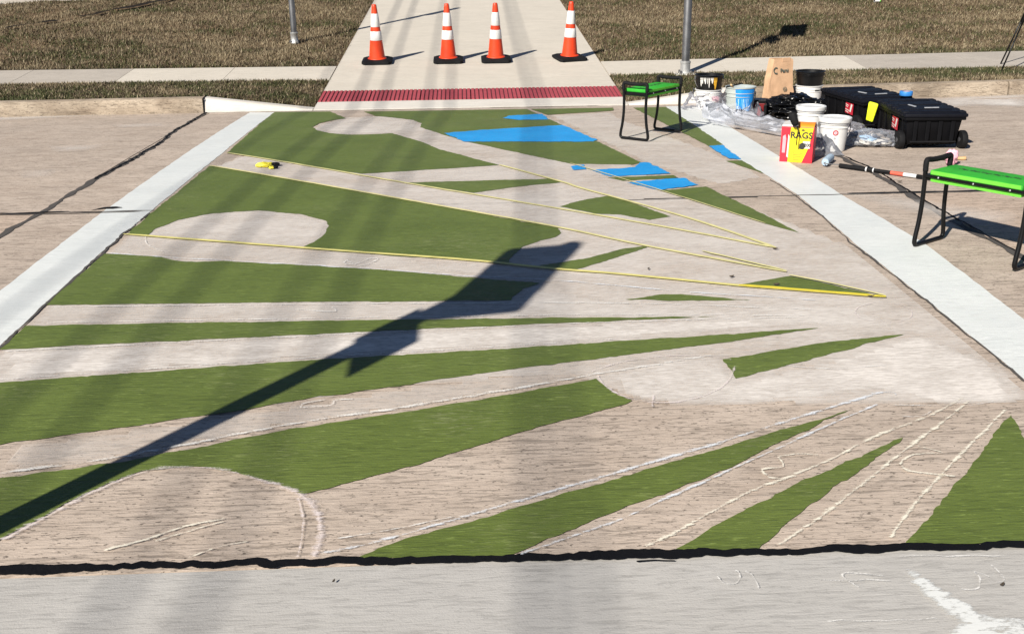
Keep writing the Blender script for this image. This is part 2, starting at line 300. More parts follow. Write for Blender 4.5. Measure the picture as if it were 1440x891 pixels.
def grooves(t):                                        # shared by the bare and the painted concrete
    g1 = t.noise(72, 4, .62, (.13, 1, 1), .6)         # broom and tine lines run along the street
    g2 = t.noise(120, 3, .6, (.16, 1, 1), .5, (3, 1, 0))
    pit = t.noise(110, 3, .6, (.42, 1, 1), .3, (7, 2, 0))
    return g1, g2, pit
def concrete(name, c_lo, c_hi, c_stain, grv=1.0, rough=.85, pits=1.0, stain=.5):
    t = NT(name)
    big = t.noise(.7, 6, .6); mid = t.noise(5, 5, .6, (.5, 1, 1), 0, (2, 9, 0)); g1, g2, pit = grooves(t)
    col = t.mix(t.ramp(mid, .3, .7), c_lo, c_hi)
    col = t.mix(t.ramp(big, .45, .72, 0, stain), col, c_stain)
    patch = t.noise(2.1, 5, .6, None, 0, (11, 5, 0))
    col = t.mix(t.ramp(patch, .52, .75, 0, .45*stain), col, tuple(min(1, k*1.25) for k in c_hi))
    g0 = t.noise(34, 4, .6, (.06, 1, 1), .8, (6, 6, 0))
    col = t.mix(t.ramp(g0, .33, .42, .5*grv, 0), col, tuple(k*.36 for k in c_lo))
    line = t.ramp(g1, .38, .48, .70*grv, 0)
    col = t.mix(line, col, tuple(k*.42 for k in c_lo))
    line2 = t.ramp(g2, .56, .72, 0, .4*grv)
    col = t.mix(line2, col, tuple(min(1, k*1.3) for k in c_hi))
    col = t.mix(t.ramp(pit, .60, .66, 0, .8*pits), col, tuple(k*.22 for k in c_lo))
    nb = t.bump(g1, .6*grv, .007); nb = t.bump(g2, .4*grv, .004, nb)
    nb = t.bump(t.noise(160, 3, .7), .35, .003, nb)
    return t.done(t.bsdf(col, rough, nb, 0, .25))
def road_paint(name, c_lo, c_hi, wear=.1, grv=1.0, rough=.55, ground=(.30, .26, .22)):
    t = NT(name); g1, g2, pit = grooves(t)
    col = t.mix(t.ramp(t.noise(3.2, 5, .6, (.6, 1, 1)), .3, .7), c_lo, c_hi)
    col = t.mix(t.ramp(g1, .36, .48, .42*grv, 0), col, tuple(k*.5 for k in c_lo))
    col = t.mix(t.ramp(g2, .60, .68, 0, .55*grv), col, tuple(min(1, k*1.7+.015) for k in c_hi))
    col = t.mix(t.ramp(pit, .68, .73, 0, .45*grv), col, tuple(k*.35 for k in c_lo))
    worn = t.math('MULTIPLY', t.ramp(t.noise(1.3, 5, .65, None, 0, (4, 4, 0)), .5, .68), t.ramp(g2, .52, .62))
    col = t.mix(t.math('MULTIPLY', worn, wear), col, ground)
    nb = t.bump(g1, .6*grv, .007); nb = t.bump(g2, .5*grv, .004, nb); nb = t.bump(t.noise(140, 3, .7), .3, .003, nb)
    return t.done(t.bsdf(col, t.ramp(g2, .3, .7, rough-.1, rough+.15), nb, 0, .35))
def dusty(name, color, lo, hi, scale=1.0, attr=False, amount=1.0):
    t = NT(name)
    a = t.noise(34*scale, 5, .7, (.35, 1, 1)); b = t.noise(90*scale, 4, .7, (.4, 1, 1), 0, (5, 3, 1)); c = t.noise(1.6, 4, .6)
    mixed = t.math('ADD', t.math('MULTIPLY', a, .55), t.math('ADD', t.math('MULTIPLY', b, .3), t.math('MULTIPLY', c, .15)))
    if attr:
        at = t.n('ShaderNodeAttribute', attribute_name='fade').outputs['Fac']
        mixed = t.math('ADD', mixed, t.math('MULTIPLY', t.math('SUBTRACT', at, 1.0), .22))
        al = t.math('MULTIPLY', t.ramp(mixed, lo, hi, 0, amount), t.ramp(at, 0, .25))
    else: al = t.ramp(mixed, lo, hi, 0, amount)
    return t.done(t.over(al, t.bsdf(color, .9, t.bump(a, .3, .004), 0, .15)))

def dustfilm(name, s):
    t = NT(name); a = t.noise(95, 4, .7, (.2, 1, 1)); b = t.noise(1.4, 5, .6, (.7, 1, 1), 0, (2, 7, 0)); c = t.noise(9, 4, .65, (.45, 1, 1), 0, (8, 1, 0))
    v = t.math('ADD', t.math('MULTIPLY', a, .45), t.math('ADD', t.math('MULTIPLY', b, .3), t.math('MULTIPLY', c, .25)))
    at = t.n('ShaderNodeAttribute', attribute_name='fade').outputs['Fac']
    al = t.math('MULTIPLY', t.ramp(v, .36, .58, .25*s, min(.95, 1.4*s)), t.ramp(at, 0, .9))
    return t.done(t.over(al, t.bsdf((.70, .655, .615), .92, t.bump(a, .4, .004), 0, .12)))
m_road = concrete('road_concrete', (.405, .315, .25), (.53, .425, .345), (.385, .31, .25), 1.0)
m_road_b = concrete('road_concrete_grey', (.38, .31, .255), (.495, .415, .35), (.355, .30, .255), .9)
m_apron = concrete('apron_concrete', (.39, .375, .355), (.44, .425, .405), (.375, .365, .36), .4, pits=.25, stain=.3)
m_path = concrete('path_concrete', (.495, .455, .395), (.545, .50, .435), (.465, .43, .375), .28, pits=.1, stain=.35)
m_walk_old = concrete('old_sidewalk', (.36, .325, .285), (.42, .38, .335), (.30, .275, .245), .3, pits=.4)
m_flare = concrete('white_concrete', (.54, .51, .465), (.60, .57, .525), (.47, .43, .38), .25, pits=.15, stain=.4)
m_kerb = concrete('kerb_concrete', (.22, .17, .125), (.46, .385, .30), (.10, .078, .058), .8, stain=1.0)
m_green = road_paint('green_road_paint', (.092, .125, .024), (.118, .156, .033), .22, 1.0)
m_blue = road_paint('blue_road_paint', (.013, .25, .62), (.02, .33, .74), .12, .6, .5)
m_white = road_paint('white_road_paint', (.59, .615, .61), (.66, .68, .67), .35, .45, .5, (.42, .40, .37))
def chalky(name, color, lo=.40, hi=.60, amount=.9):
    t = NT(name); a = t.noise(130, 3, .7); b = t.noise(60, 3, .6, (.18, 1, 1), .5, (3, 8, 0)); c = t.noise(7, 3, .6, None, 0, (1, 4, 0))
    at = t.n('ShaderNodeAttribute', attribute_name='fade').outputs['Fac']
    v = t.math('ADD', t.math('MULTIPLY', a, .35), t.math('ADD', t.math('MULTIPLY', b, .5), t.math('MULTIPLY', c, .2)))
    v = t.math('ADD', v, t.math('MULTIPLY', t.math('SUBTRACT', at, .75), .26))
    return t.done(t.over(t.math('MULTIPLY', t.ramp(v, lo, hi, 0, amount), t.ramp(at, 0, .12)), t.bsdf(color, .9, None, 0, .1)))
m_chalk = chalky('white_chalk', (.74, .72, .69), .49, .63)
m_chalk_y = chalky('cream_chalk', (.76, .71, .60), .49, .61)
m_chalk_b = chalky('bluish_chalk', (.68, .71, .76), .49, .64)
m_chalk_p = chalky('pinkish_chalk', (.72, .64, .63), .47, .66, .8)
m_spill = dusty('white_powder', (.66, .67, .66), .37, .48, 1.3, True, .95)
m_tar = simple('black_sealant', (.005, .005, .006), .7, spec=.12, bump=.9, bscale=70)
m_tar_old = simple('weathered_sealant', (.075, .068, .064), .85, spec=.2, bump=.8, bscale=50)
m_tape = simple('yellow_tape', (.62, .56, .20), .6, spec=.3, var=.1, scale=12, bump=.3, bscale=30)
m_tape_pale = simple('pale_tape', (.62, .57, .27), .6, spec=.3, var=.12, scale=12, bump=.3, bscale=30)
m_tape_bright = simple('bright_yellow_tape', (.72, .60, .05), .55, spec=.3, var=.1, scale=12, bump=.3, bscale=30)
m_red = concrete('red_warning_tile', (.30, .050, .065), (.40, .075, .09), (.26, .06, .07), .4, .7, .3, .4)
m_red_dark = simple('red_tile_groove', (.10, .02, .03), .85)
m_soil = simple('dry_soil', (.15, .105, .065), .95, var=.3, scale=6, bump=1, bscale=18, spec=.1)
m_dark_line = simple('dark_brown_line', (.018, .014, .011), .95, var=.3, scale=9, bump=1, bscale=20, spec=.1)
m_ground = simple('earth', (.14, .12, .08), .95, var=.3, scale=.6, bump=.6, bscale=6, spec=.1)

# ---------------------------------------------------------------- sheets that follow the road surface
def drape(me_or_bm, off, zf=zr, cuts=True):
    bm = me_or_bm
    if cuts:
        ys = [v.co.y for v in bm.verts]
        for y in YG:
            if min(ys) < y < max(ys):
                bmesh.ops.bisect_plane(bm, geom=bm.verts[:]+bm.edges[:]+bm.faces[:], plane_co=(0, y, 0), plane_no=(0, 1, 0), dist=1e-5)
    for v in bm.verts: v.co.z = zf(v.co.y)+off
def ragged(pts, step=.035, amp=.004, closed=True):
    out = []; n = len(pts)
    for i in range(n if closed else n-1):
        a, b = Vector(pts[i]), Vector(pts[(i+1) % n]); L = (b-a).length; k = max(1, int(L/step))
        d = (b-a).normalized() if L else Vector((1, 0)); nn = Vector((-d.y, d.x))
        for j in range(k):
            p = a.lerp(b, j/k)
            q = mnoise.noise(Vector((p.x*9, p.y*9, 3)))*amp*1.6+mnoise.noise(Vector((p.x*38, p.y*38, 8)))*amp
            out.append(p+nn*q*(1 if 0 < j < k else .4))
    if not closed: out.append(Vector(pts[-1]))
    return out
def sheet(name, pts, off, m, parent, amp=.004, step=.035):
    bm = bmesh.new(); vs = [bm.verts.new((p[0], p[1], 0)) for p in ragged(pts, step, amp)]
    f = bm.faces.new(vs); bm.normal_update()
    if f.normal.z < 0: bmesh.ops.reverse_faces(bm, faces=[f])
    bmesh.ops.triangulate(bm, faces=bm.faces[:])
    drape(bm, off)
    me = bpy.data.meshes.new(name); bm.to_mesh(me); bm.free()
    return obj(name, me, m, parent)
def ribbon(name, pts, w, off, m, parent, wvar=.25, amp=.004, step=.05, smooth=True, zf=zr, fade=False):
    P = [Vector((p[0], p[1], 0)) for p in pts]
    if smooth and len(P) > 2: P = smoothpath(P, 8)
    Q = ragged([(p.x, p.y) for p in P], step, amp, False)
    vs, fs = [], []
    for i, p in enumerate(Q):
        t = (Q[min(i+1, len(Q)-1)]-Q[max(i-1, 0)]); t.normalize(); nn = Vector((-t.y, t.x))
        k = 1+wvar*2*mnoise.noise(Vector((p.x*6, p.y*6, w*40))); k2 = 1+wvar*2*mnoise.noise(Vector((p.x*7+9, p.y*7, w*40)))
        if i in (0, len(Q)-1): k *= .5; k2 *= .5
        vs += [p+nn*w*.5*k, p, p-nn*w*.5*k2]
        if i: o = 3*i; fs += [(o-3, o-2, o+1, o), (o-2, o-1, o+2, o+1)]
    bm = bmesh.new(); lay = bm.verts.layers.float.new('fade'); bv = [bm.verts.new((v.x, v.y, 0)) for v in vs]
    if fade:
        for i, v in enumerate(bv): v[lay] = 1.0 if i % 3 == 1 and 2 < i < len(bv)-3 else 0.0
    for f in fs:
        try: bm.faces.new([bv[i] for i in f])
        except ValueError: pass
    bm.normal_update()
    for f in bm.faces:
        if f.normal.z < 0: f.normal_flip()
    drape(bm, off, zf)
    me = bpy.data.meshes.new(name); bm.to_mesh(me); bm.free()
    return obj(name, me, m, parent)
def inside(p, poly):
    x, y = p; c = False; j = len(poly)-1
    for i in range(len(poly)):
        xi, yi = poly[i]; xj, yj = poly[j]
        if (yi > y) != (yj > y) and x < (xj-xi)*(y-yi)/(yj-yi)+xi: c = not c
        j = i
    return c
def segdist(p, poly):
    best = 9
    for i in range(len(poly)):
        a, b = Vector(poly[i-1]), Vector(poly[i]); ab = b-a; q = Vector(p)
        t = max(0, min(1, (q-a).dot(ab)/max(ab.length_squared, 1e-9))); best = min(best, (q-a-ab*t).length)
    return best
def dustsheet(name, pts, off, m, parent, soft=.12, step=.05):
    xs = [p[0] for p in pts]; ys = [p[1] for p in pts]
    nx = int((max(xs)-min(xs))/step)+2; ny = int((max(ys)-min(ys))/step)+2
    idx, vs, fd = {}, [], []
    for j in range(ny+1):
        for i in range(nx+1):
            p = (min(xs)+(i-.5)*step, min(ys)+(j-.5)*step)
            if inside(p, pts):
                idx[i, j] = len(vs); vs.append((p[0], p[1], zr(p[1])+off)); fd.append(min(1, segdist(p, pts)/soft))
    fs = [(idx[i, j], idx[i+1, j], idx[i+1, j+1], idx[i, j+1]) for (i, j) in idx
          if (i+1, j) in idx and (i+1, j+1) in idx and (i, j+1) in idx]
    me = bpy.data.meshes.new(name); me.from_pydata(vs, [], fs); me.update()
    a = me.attributes.new('fade', 'FLOAT', 'POINT'); a.data.foreach_set('value', fd)
    return obj(name, me, m, parent)

# ---------------------------------------------------------------- the ground, the road and its slabs
b = MB(); b.add([(-400, -400, -.32), (400, -400, -.32), (400, 11, -.32), (-400, 11, -.32)], [(0, 1, 2, 3)])
tag(b.build('ground', m_ground), kind='structure')
b = MB(); b.add([(-60, -12, -.2), (60, -12, -.2), (60, 11.3, -.2), (-60, 11.3, -.2)], [(0, 1, 2, 3)])
road = tag(b.build('road', m_tar_old), kind='structure')
def slab(x0, x1, y0, y1, m, name='slab', parent=road, zf=zr, gap=.006, thick=.16, off=0.0, y1f=None):
    x0 += gap; x1 -= gap; y0 += gap; y1 -= gap
    bm = bmesh.new()
    nx = max(1, int((x1-x0)/1.0))
    X = [x0+(x1-x0)*i/nx for i in range(nx+1)]
    ys = [y0]+[float(y) for y in YG if y0+.001 < y < y1-.001]+[y1]
    g = [[bm.verts.new((x, y if (y1f is None or k < len(ys)-1) else y1f(x)-gap, 0)) for x in X] for k, y in enumerate(ys)]
    for j in range(len(ys)-1):
        for i in range(nx): bm.faces.new((g[j][i], g[j][i+1], g[j+1][i+1], g[j+1][i]))
    for v in bm.verts: v.co.z = zf(v.co.y)+off
    top = bm.faces[:]
    r = bmesh.ops.extrude_face_region(bm, geom=top, use_keep_orig=True)
    for v in r['geom']:
        if isinstance(v, bmesh.types.BMVert): v.co.z -= thick
    bmesh.ops.recalc_face_normals(bm, faces=bm.faces[:])
    me = bpy.data.meshes.new(name); bm.to_mesh(me); bm.free()
    return obj(name, me, m, parent)
JX = [-20.5, -14.6, -8.7, -2.79, 2.96, 8.8, 14.7, 20.6]; JY = 6.68
for i in range(len(JX)-1):
    slab(JX[i], JX[i+1], Y0, JY, (m_road, m_road_b)[i % 2])
    slab(JX[i], JX[i+1], JY, Y2, (m_road_b, m_road)[i % 2] if i != 3 else m_road_b, y1f=lambda x: ky(x))
for i in range(len(JX)-1): slab(JX[i], JX[i+1], -9, Y0, m_apron)
# sealant in the joints
ribbon('joint_sealant', [(-8, 2.62)]+SEAMS['near']+[(8, 2.46)], .036, .007, m_tar, road, .4, .010, .012, False)
ribbon('joint_sealant', [(.45, 2.507), (.50, 2.51), (.56, 2.506)], .010, .007, m_tar, road, .4, .004, .02)
ribbon('joint_sealant', SEAMS['left']+[(-2.80, 4.5), (-2.79, 2.62)], .048, .003, m_tar_old, road, .45, .012, .04)
ribbon('joint_sealant', SEAMS['left'][0:4], .018, .006, m_tar, road, .6, .02, .03)
ribbon('joint_sealant', [(2.95, 11.3)]+SEAMS['right']+[(2.95, 2.6)], .05, .003, m_tar_old, road, .5, .016, .04)
ribbon('joint_sealant', [(2.99, 8.0), (3.02, 7.4), (2.99, 6.8), (2.97, 6.1), (2.985, 5.3)], .016, .006, m_tar, road, .6, .012, .03)
ribbon('joint_sealant', [(-20, 6.62), (-3.6, 6.63), (-2.5, 6.67), (0, 6.66), (1.9, 6.68), (2.6, 6.70), (20, 6.72)], .016, .003, m_tar_old, road, .5, .006, .05)
ribbon('joint_sealant', [(-3.6, 6.63), (-2.6, 6.68)], .020, .006, m_tar, road, .5, .006, .04)
ribbon('joint_sealant', [(2.55, 6.72), (3.9, 6.72)], .020, .006, m_tar, road, .4, .006, .04)
sheet('tar_spot', [(-2.47, 6.70), (-2.40, 6.74), (-2.34, 6.73), (-2.28, 6.76), (-2.33, 6.79), (-2.40, 6.78)], .005, m_tar, road, .006, .02)
ribbon('joint_sealant', [(-2.83, ky(-2.8)-.012), (0, ky(0)-.012), (2.9, ky(2.9)-.012)], .014, .003, m_tar, road, .4, .003, .05)
# paint
for k in STRIPES: sheet('white_stripe', STRIPES[k], .002, m_white, road, .004, .06)
ribbon('joint_sealant', [(-2.062, 6.6), (-2.064, 5.6), (-2.056, 4.8), (-2.05, 4.2), (-2.05, 3.4)], .014, .0045, m_tar_old, road, .6, .008, .03)
ribbon('joint_sealant', [(2.165, 7.2), (2.19, 6.4), (2.16, 5.6), (2.16, 4.6), (2.16, 3.6)], .010, .0045, m_tar_old, road, .7, .008, .03)
for k in GREEN: sheet('green_paint', GREEN[k], .004, m_green, road, .007, .022)
for k in BLUE: sheet('blue_paint', BLUE[k], .0062, m_blue, road, .014, .022)
for s, pts in DUST:
    key = 'chalk_dust_%d' % int(s*100)
    m = bpy.data.materials.get(key) or dustfilm(key, s)
    dustsheet('chalk_dust', pts, .0022+.00012*DUST.index((s, pts)), m, road, .05 if abs(pts[0][0]) < 2.4 and pts[0][1] < 11 else .3)
for i, (w, pts) in enumerate(CHALK):
    yy = pts[0][1]
    m = m_chalk
    if i in (6, 7, 26, 27, 28, 29, 30): m = m_chalk_p
    if i in (11, 13, 0): m = m_chalk_b
    if i in (8, 9, 10, 14, 15, 16, 17, 18, 19): m = m_chalk_y
    ribbon('chalk_line', pts, w*.0165, .0075, m, road, .25, .005, .03, fade=True)
dustsheet('chalk_powder', SPILL, .006, m_spill, road, .03, .012)
SC = [(1.28, 2.02), (1.75, 2.0), (1.9, 2.3), (1.75, 2.45), (1.5, 2.42)]
m_speck = dusty('white_specks', (.70, .71, .70), .56, .62, 1.4, True, .8)
dustsheet('chalk_powder', SC, .006, m_speck, road, .2, .03)

# ---------------------------------------------------------------- kerb, verge, sidewalk, path
b = MB(); b.add([(-60, 11.3, -.1), (60, 12, -.1), (60, 13.6, -.1), (-60, 13.6, -.1)], [(0, 1, 2, 3)])
kerb = tag(b.build('kerb', m_soil), kind='structure')
def kerb_section(xs, m):
    vs, fs = [], []
    prof = [(0.0, -.1, 0), (0.0, 0, 0), (.012, .72, 1), (.030, .93, 1), (.055, 1.0, 1), (.16, 1.0, 1), (.165, -.1, 0)]
    for x in xs:
        h, y = kh(x), ky(x)
        for dy, z, k in prof: vs.append((x, y+dy*(1 if h > .03 else 1.0), z*h if z >= 0 else z))
    n = len(prof)
    for i in range(len(xs)-1):
        for k in range(n-1): fs.append((i*n+k, (i+1)*n+k, (i+1)*n+k+1, i*n+k+1))
    fs += [tuple(range(n)), tuple((len(xs)-1)*n+k for k in range(n))[::-1]]
    b = MB(); b.add(vs, fs); return b.build('kerb_section', m, kerb, True, angle=50)
def lin(a, b, n): return [a+(b-a)*i/n for i in range(n+1)]
for a, c in ((-20, -11.9), (-11.88, -5.9), (-5.88, -2.862)): kerb_section(lin(a, c, 6), m_kerb)
kerb_section(lin(-2.845, XL-.006, 8), m_flare)
kerb_section(lin(XR+.006, 2.945, 8), m_flare)
for a, c in ((2.96, 6.2), (6.22, 12), (12.02, 20)): kerb_section(lin(a, c, 6), m_kerb)
ribbon('joint_sealant', [(-2.853, ky(-2.85)-.002), (-2.853, ky(-2.85)+.155)], .016, .158, m_tar, kerb, .3, .002, .02, False, lambda y: 0)
MB().box((-2.853, ky(-2.85)-.0005, .078), (.012, .012, .15)).build('joint_sealant', m_tar, kerb)

path = tag(MB().add([(XL, 11.5, -.12), (XR, 11.5, -.12), (XR, 60, -.2), (XL, 60, -.2)], [(0, 1, 2, 3)]).build('path', m_soil), kind='structure')
BY0, BY1 = 11.845, 12.405
slab(XL, XR, ky(0), BY0, m_flare, parent=path, zf=zp, gap=.003, thick=.1)
js = [BY1, 13.07, 13.93, 15.7, 17.5, 19.3, 21.1, 22.9, 24.7, 27, 30, 34, 40, 50]
for a, c in zip(js[:-1], js[1:]): slab(XL, XR, a, c, m_path, parent=path, zf=zp, gap=.004, thick=.12)
# red warning tiles: raised bars on a darker plate
nt_ = 6; tw = (XR-XL)/nt_
b = MB(); nb_ = 12
s_ = .085
def quadz(x0, x1, y0, y1, o):
    return [(x0, y0, o+s_*y0), (x1, y0, o+s_*y0), (x1, y1, o+s_*y1), (x0, y1, o+s_*y1)]
D_ = BY1-BY0
plate = MB(); v = quadz(0.003, tw-.003, .003, D_-.003, 0)+quadz(0.003, tw-.003, .003, D_-.003, -.08)
plate.add(v, [(0, 1, 2, 3), (7, 6, 5, 4), (0, 4, 5, 1), (1, 5, 6, 2), (2, 6, 7, 3), (3, 7, 4, 0)])
plate_me = plate.mesh('warning_tile'); plate_me.materials.append(m_red_dark)
for k in range(nb_):
    p = tw/nb_; x0, x1 = k*p+.006, (k+1)*p-.006
    v = quadz(x0+.003, x1-.003, .008, D_-.008, .008)+quadz(x0, x1, .005, D_-.005, .0005)
    b.add(v, [(0, 1, 2, 3), (0, 4, 5, 1), (1, 5, 6, 2), (2, 6, 7, 3), (3, 7, 4, 0)])
bar_me = b.mesh('raised_bars'); bar_me.materials.append(m_red)
for i in range(nt_):
    o = obj('warning_tile', plate_me, None, path, loc=(XL+i*tw, BY0, zp(BY0)))
    obj('raised_bars', bar_me, None, o)
walk = tag(MB().add([(-20, 13.1, -.1), (-1.7, 13.1, -.1), (-1.7, 13.9, -.1), (-20, 13.9, -.1)], [(0, 1, 2, 3)]).build('sidewalk', m_soil), kind='structure')
def wslab(x0, x1, ya, yb, m):            # flat cross slab with skewed ends
    vs = []
    for z in (0, -.1):
        for x, y in ((x0, ya(x0)), (x1, ya(x1)), (x1, yb(x1)), (x0, yb(x0))): vs.append((x, y, zp(y)+.006+z))
    MB().add(vs, [(0, 1, 2, 3), (7, 6, 5, 4), (0, 4, 5, 1), (1, 5, 6, 2), (2, 6, 7, 3), (3, 7, 4, 0)]).build('slab', m, walk)
wl = (lambda x: 13.09-.018*(x-XL), lambda x: 13.90-.018*(x-XL))
wr = (lambda x: 13.12+.012*(x-XR), lambda x: 13.93+.045*(x-XR))
for a, c, m in ((-3.0, XL-.006, m_path), (-4.31, -3.006, m_path), (-5.6, -4.316, m_walk_old), (-7.1, -5.606, m_walk_old), (-8.6, -7.106, m_walk_old), (-10.5, -8.606, m_walk_old), (-13, -10.506, m_walk_old)):
    wslab(a, c, *wl, m)
for a, c, m in ((XR+.006, 3.3, m_path), (3.306, 5.1, m_path), (5.106, 6.6, m_walk_old), (6.606, 8.2, m_walk_old), (8.206, 10, m_walk_old), (10.006, 13, m_walk_old)):
    wslab(a, c, *wr, m)

def zl(x, y):
    d = min(1, max(0, (max(XL-x, x-XR)-.05)/1.2)) if not (XL < x < XR) else 0
    d *= min(1, max(0, (y-13.95)/.8))
    return zp(y)-(.012 if y > 14.0 else .04)+d*(.05*mnoise.noise(Vector((x*.45, y*.45, 0)))+.02*mnoise.noise(Vector((x*1.7, y*1.7, 4))))
def grid_mesh(xs, ys, zf):
    vs = [(x, yy, zf(x, yy)) for y in ys for x in xs for yy in [y(x) if callable(y) else y]]
    n = len(xs); fs = [(j*n+i, j*n+i+1, (j+1)*n+i+1, (j+1)*n+i) for j in range(len(ys)-1) for i in range(n-1)]
    return MB().add(vs, fs)
ys = lin(13.5, 24, 42)+lin(25, 40, 10)+[60, 120, 300]
def zfar(x, y): return zl(x, y) if y < 41 else zl(x, 40)+(y-40)*.03
gx = lin(-300, -40, 4)+lin(-36, -14, 8)+lin(-13.5, XL-.3, 44)+[XL-.02, XL+.02]+lin(XL+.4, XR-.4, 5)+[XR-.02, XR+.02]+lin(XR+.3, 13.5, 44)+lin(14, 36, 8)+lin(40, 300, 4)
m = grid_mesh(gx, ys, lambda x, y: zfar(x, y)-(.05 if 13.0 < y < 13.75 else 0)).build('lawn', m_soil, None, True)
lawn = tag(m, kind='structure')
for side, xs in (('l', lin(-20, XL-.01, 60)), ('r', lin(XR+.01, 20, 60))):
    yy = [(lambda x, t=t: ky(x)+.155+(13.2-ky(x)-.155)*t) for t in lin(0, 1, 10)]
    tag(grid_mesh(xs, yy, lambda x, y: zv(x, y)-.012).build('verge', m_soil, None, True), kind='structure')
# pale drive at the far end of the bank
b = MB(); pts = [(-9.6, 20.2), (-6.2, 21.3), (-3.4, 24), (-9, 30), (-30, 30), (-30, 14.9)]
b.prism(pts, 0, 1); b.v = [(x, y, zp(y)+(.055 if z else -.12)) for x, y, z in b.v]
tag(b.build('driveway', m_path), kind='structure')
# irregular very dark brown ribbons just above the bank
def zlc(y): return 0
DARK_LINE = [(-7.36, 17.5), (-7.20, 17.82), (-6.95, 17.95), (-6.74, 18.1), (-6.5, 18.5), (-6.17, 19.25), (-5.82, 20.0), (-5.45, 20.85)]
def lay_dark_line(pts, w):
    o = ribbon('dark_line', pts, w, 0, m_dark_line, lawn, .7, .03, .06)
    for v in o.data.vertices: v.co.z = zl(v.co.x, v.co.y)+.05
lay_dark_line(DARK_LINE[:4], .09); lay_dark_line(DARK_LINE[4:6], .08); lay_dark_line(DARK_LINE[5:], .17); lay_dark_line(DARK_LINE[2:4], .18)

# ---------------------------------------------------------------- grass
def m_grass_():
    t = NT('dormant_grass'); at = t.n('ShaderNodeAttribute', attribute_name='tint').outputs['Color']
    return t.done(t.bsdf(at, .75, None, 0, .2))
m_grass = m_grass_()
PAL = .84*np.array([(.25, .20, .125), (.175, .135, .085), (.095, .070, .048), (.115, .110, .048), (.060, .068, .028), (.34, .285, .19)])
def grass(name, label, n, sampler, hlo, hhi, greenish):
    P = np.array([p for p in (sampler() for _ in range(n)) if p is not None]); k = len(P)
    h = rng.uniform(hlo, hhi, k); a = rng.uniform(0, 2*math.pi, k); lean = rng.uniform(.2, 1.25, k); w = rng.uniform(.004, .009, k)
    d = np.c_[np.cos(a), np.sin(a), np.zeros(k)]; s = np.c_[-np.sin(a+rng.normal(0, .6, k)), np.cos(a), np.zeros(k)]
    tip = P+d*(np.sin(lean)*h)[:, None]; tip[:, 2] += np.cos(lean)*h
    V = np.empty((k*3, 3)); V[0::3] = P-s*w[:, None]; V[1::3] = P+s*w[:, None]; V[2::3] = tip
    clump = np.array([.9*mnoise.noise(Vector((p[0]*.5, p[1]*.9, 5)))+.7*mnoise.noise(Vector((p[0]*1.5, p[1]*2.2, 7)))+.5*mnoise.noise(Vector((p[0]*5, p[1]*5, 2))) for p in P])
    g = np.clip(.5+clump*.9+greenish+rng.normal(0, .22, k), 0, 1)
    idx = np.clip((g*5).astype(int), 0, 4); idx[rng.random(k) < .09] = 5
    C = PAL[idx]*rng.uniform(.75, 1.25, k)[:, None]
    me = bpy.data.meshes.new(name); me.vertices.add(k*3); me.vertices.foreach_set('co', V.ravel())
    me.loops.add(k*3); me.loops.foreach_set('vertex_index', np.arange(k*3, dtype=np.int32))
    me.polygons.add(k); me.polygons.foreach_set('loop_start', np.arange(0, k*3, 3, dtype=np.int32))
    me.polygons.foreach_set('loop_total', np.full(k, 3, dtype=np.int32)); me.update()
    ca = me.color_attributes.new('tint', 'FLOAT_COLOR', 'POINT')
    ca.data.foreach_set('color', np.repeat(np.c_[C, np.ones(k)], 3, 0).ravel())
    return tag(obj(name, me, m_grass), label, 'grass', kind='stuff')
def near_dark_line(x, y): return segdist((x, y), DARK_LINE) < .05 and mnoise.noise(Vector((x*2.2, y*2.2, 1))) > -.25
def s_lawn(x0, x1, yf):
    def f():
        x = random.uniform(x0, x1); y = yf(x)+(random.random()**1.25)*(22.6-yf(x))
        if x < -5 and near_dark_line(x, y): return None
        if x < -6 and random.random() < .5 and mnoise.noise(Vector((x*1.3, y*1.3, 9))) > .25: return None
        if x < -6 and y > 20.2+(x+9.6)*.32+.02: return None
        return (x, y, zl(x, y)-.004)
    return f
def s_verge(x0, x1, w):
    def f():
        x = random.uniform(x0, x1); t = random.random(); a = ky(x)+.17; c = w(x)-.01
        y = a+(c-a)*t; return (x, y, zv(x, y)-.014)
    return f
grass('grass', 'brown dormant grass on the bank beside the driveway end', 150000, s_lawn(-9.8, XL-.015, lambda x: wl[1](x)+.02), .03, .07, -.12)
grass('grass', 'brown dormant grass on the bank behind the black totes', 150000, s_lawn(XR+.015, 11, lambda x: wr[1](x)+.02), .03, .07, -.08)
grass('grass', 'dry grass strip between the white kerb flare and sidewalk', 42000, s_verge(-6.8, XL-.015, wl[0]), .025, .055, .1)
grass('grass', 'dry grass strip between sidewalk and kerb behind the paint buckets', 42000, s_verge(XR+.015, 8, wr[0]), .025, .055, .05)

# ---------------------------------------------------------------- object materials
m_orange = simple('orange_cone', (.62, .048, .010), .42, var=.1, scale=9, bump=.1)
m_collar = simple('reflective_collar', (.66, .66, .65), .35, var=.06, scale=30, bump=.1)
m_rubber = simple('black_rubber', (.007, .007, .008), .75, spec=.2, var=.3, scale=12, bump=.3)
m_galv = simple('galvanised_steel', (.20, .20, .205), .45, .85, var=.25, scale=7, bump=.1)
m_castal = simple('cast_aluminium', (.48, .48, .47), .5, .6, var=.2, scale=9, bump=.2)
m_blackmetal = simple('black_enamel_tube', (.004, .004, .0045), .4, spec=.25, var=.2, scale=20, bump=.08)
m_seat = simple('green_foam_pad', (.032, .34, .03), .7, var=.12, scale=14, bump=.35, bscale=160, spec=.25)
m_seat2 = simple('light_green_foam', (.13, .50, .045), .75, var=.1, scale=14, bump=.35, bscale=160, spec=.25)
m_bolt = simple('bright_bolt', (.7, .7, .68), .3, .9, bump=0)
m_print = simple('black_print', (.02, .02, .02), .7, bump=0)
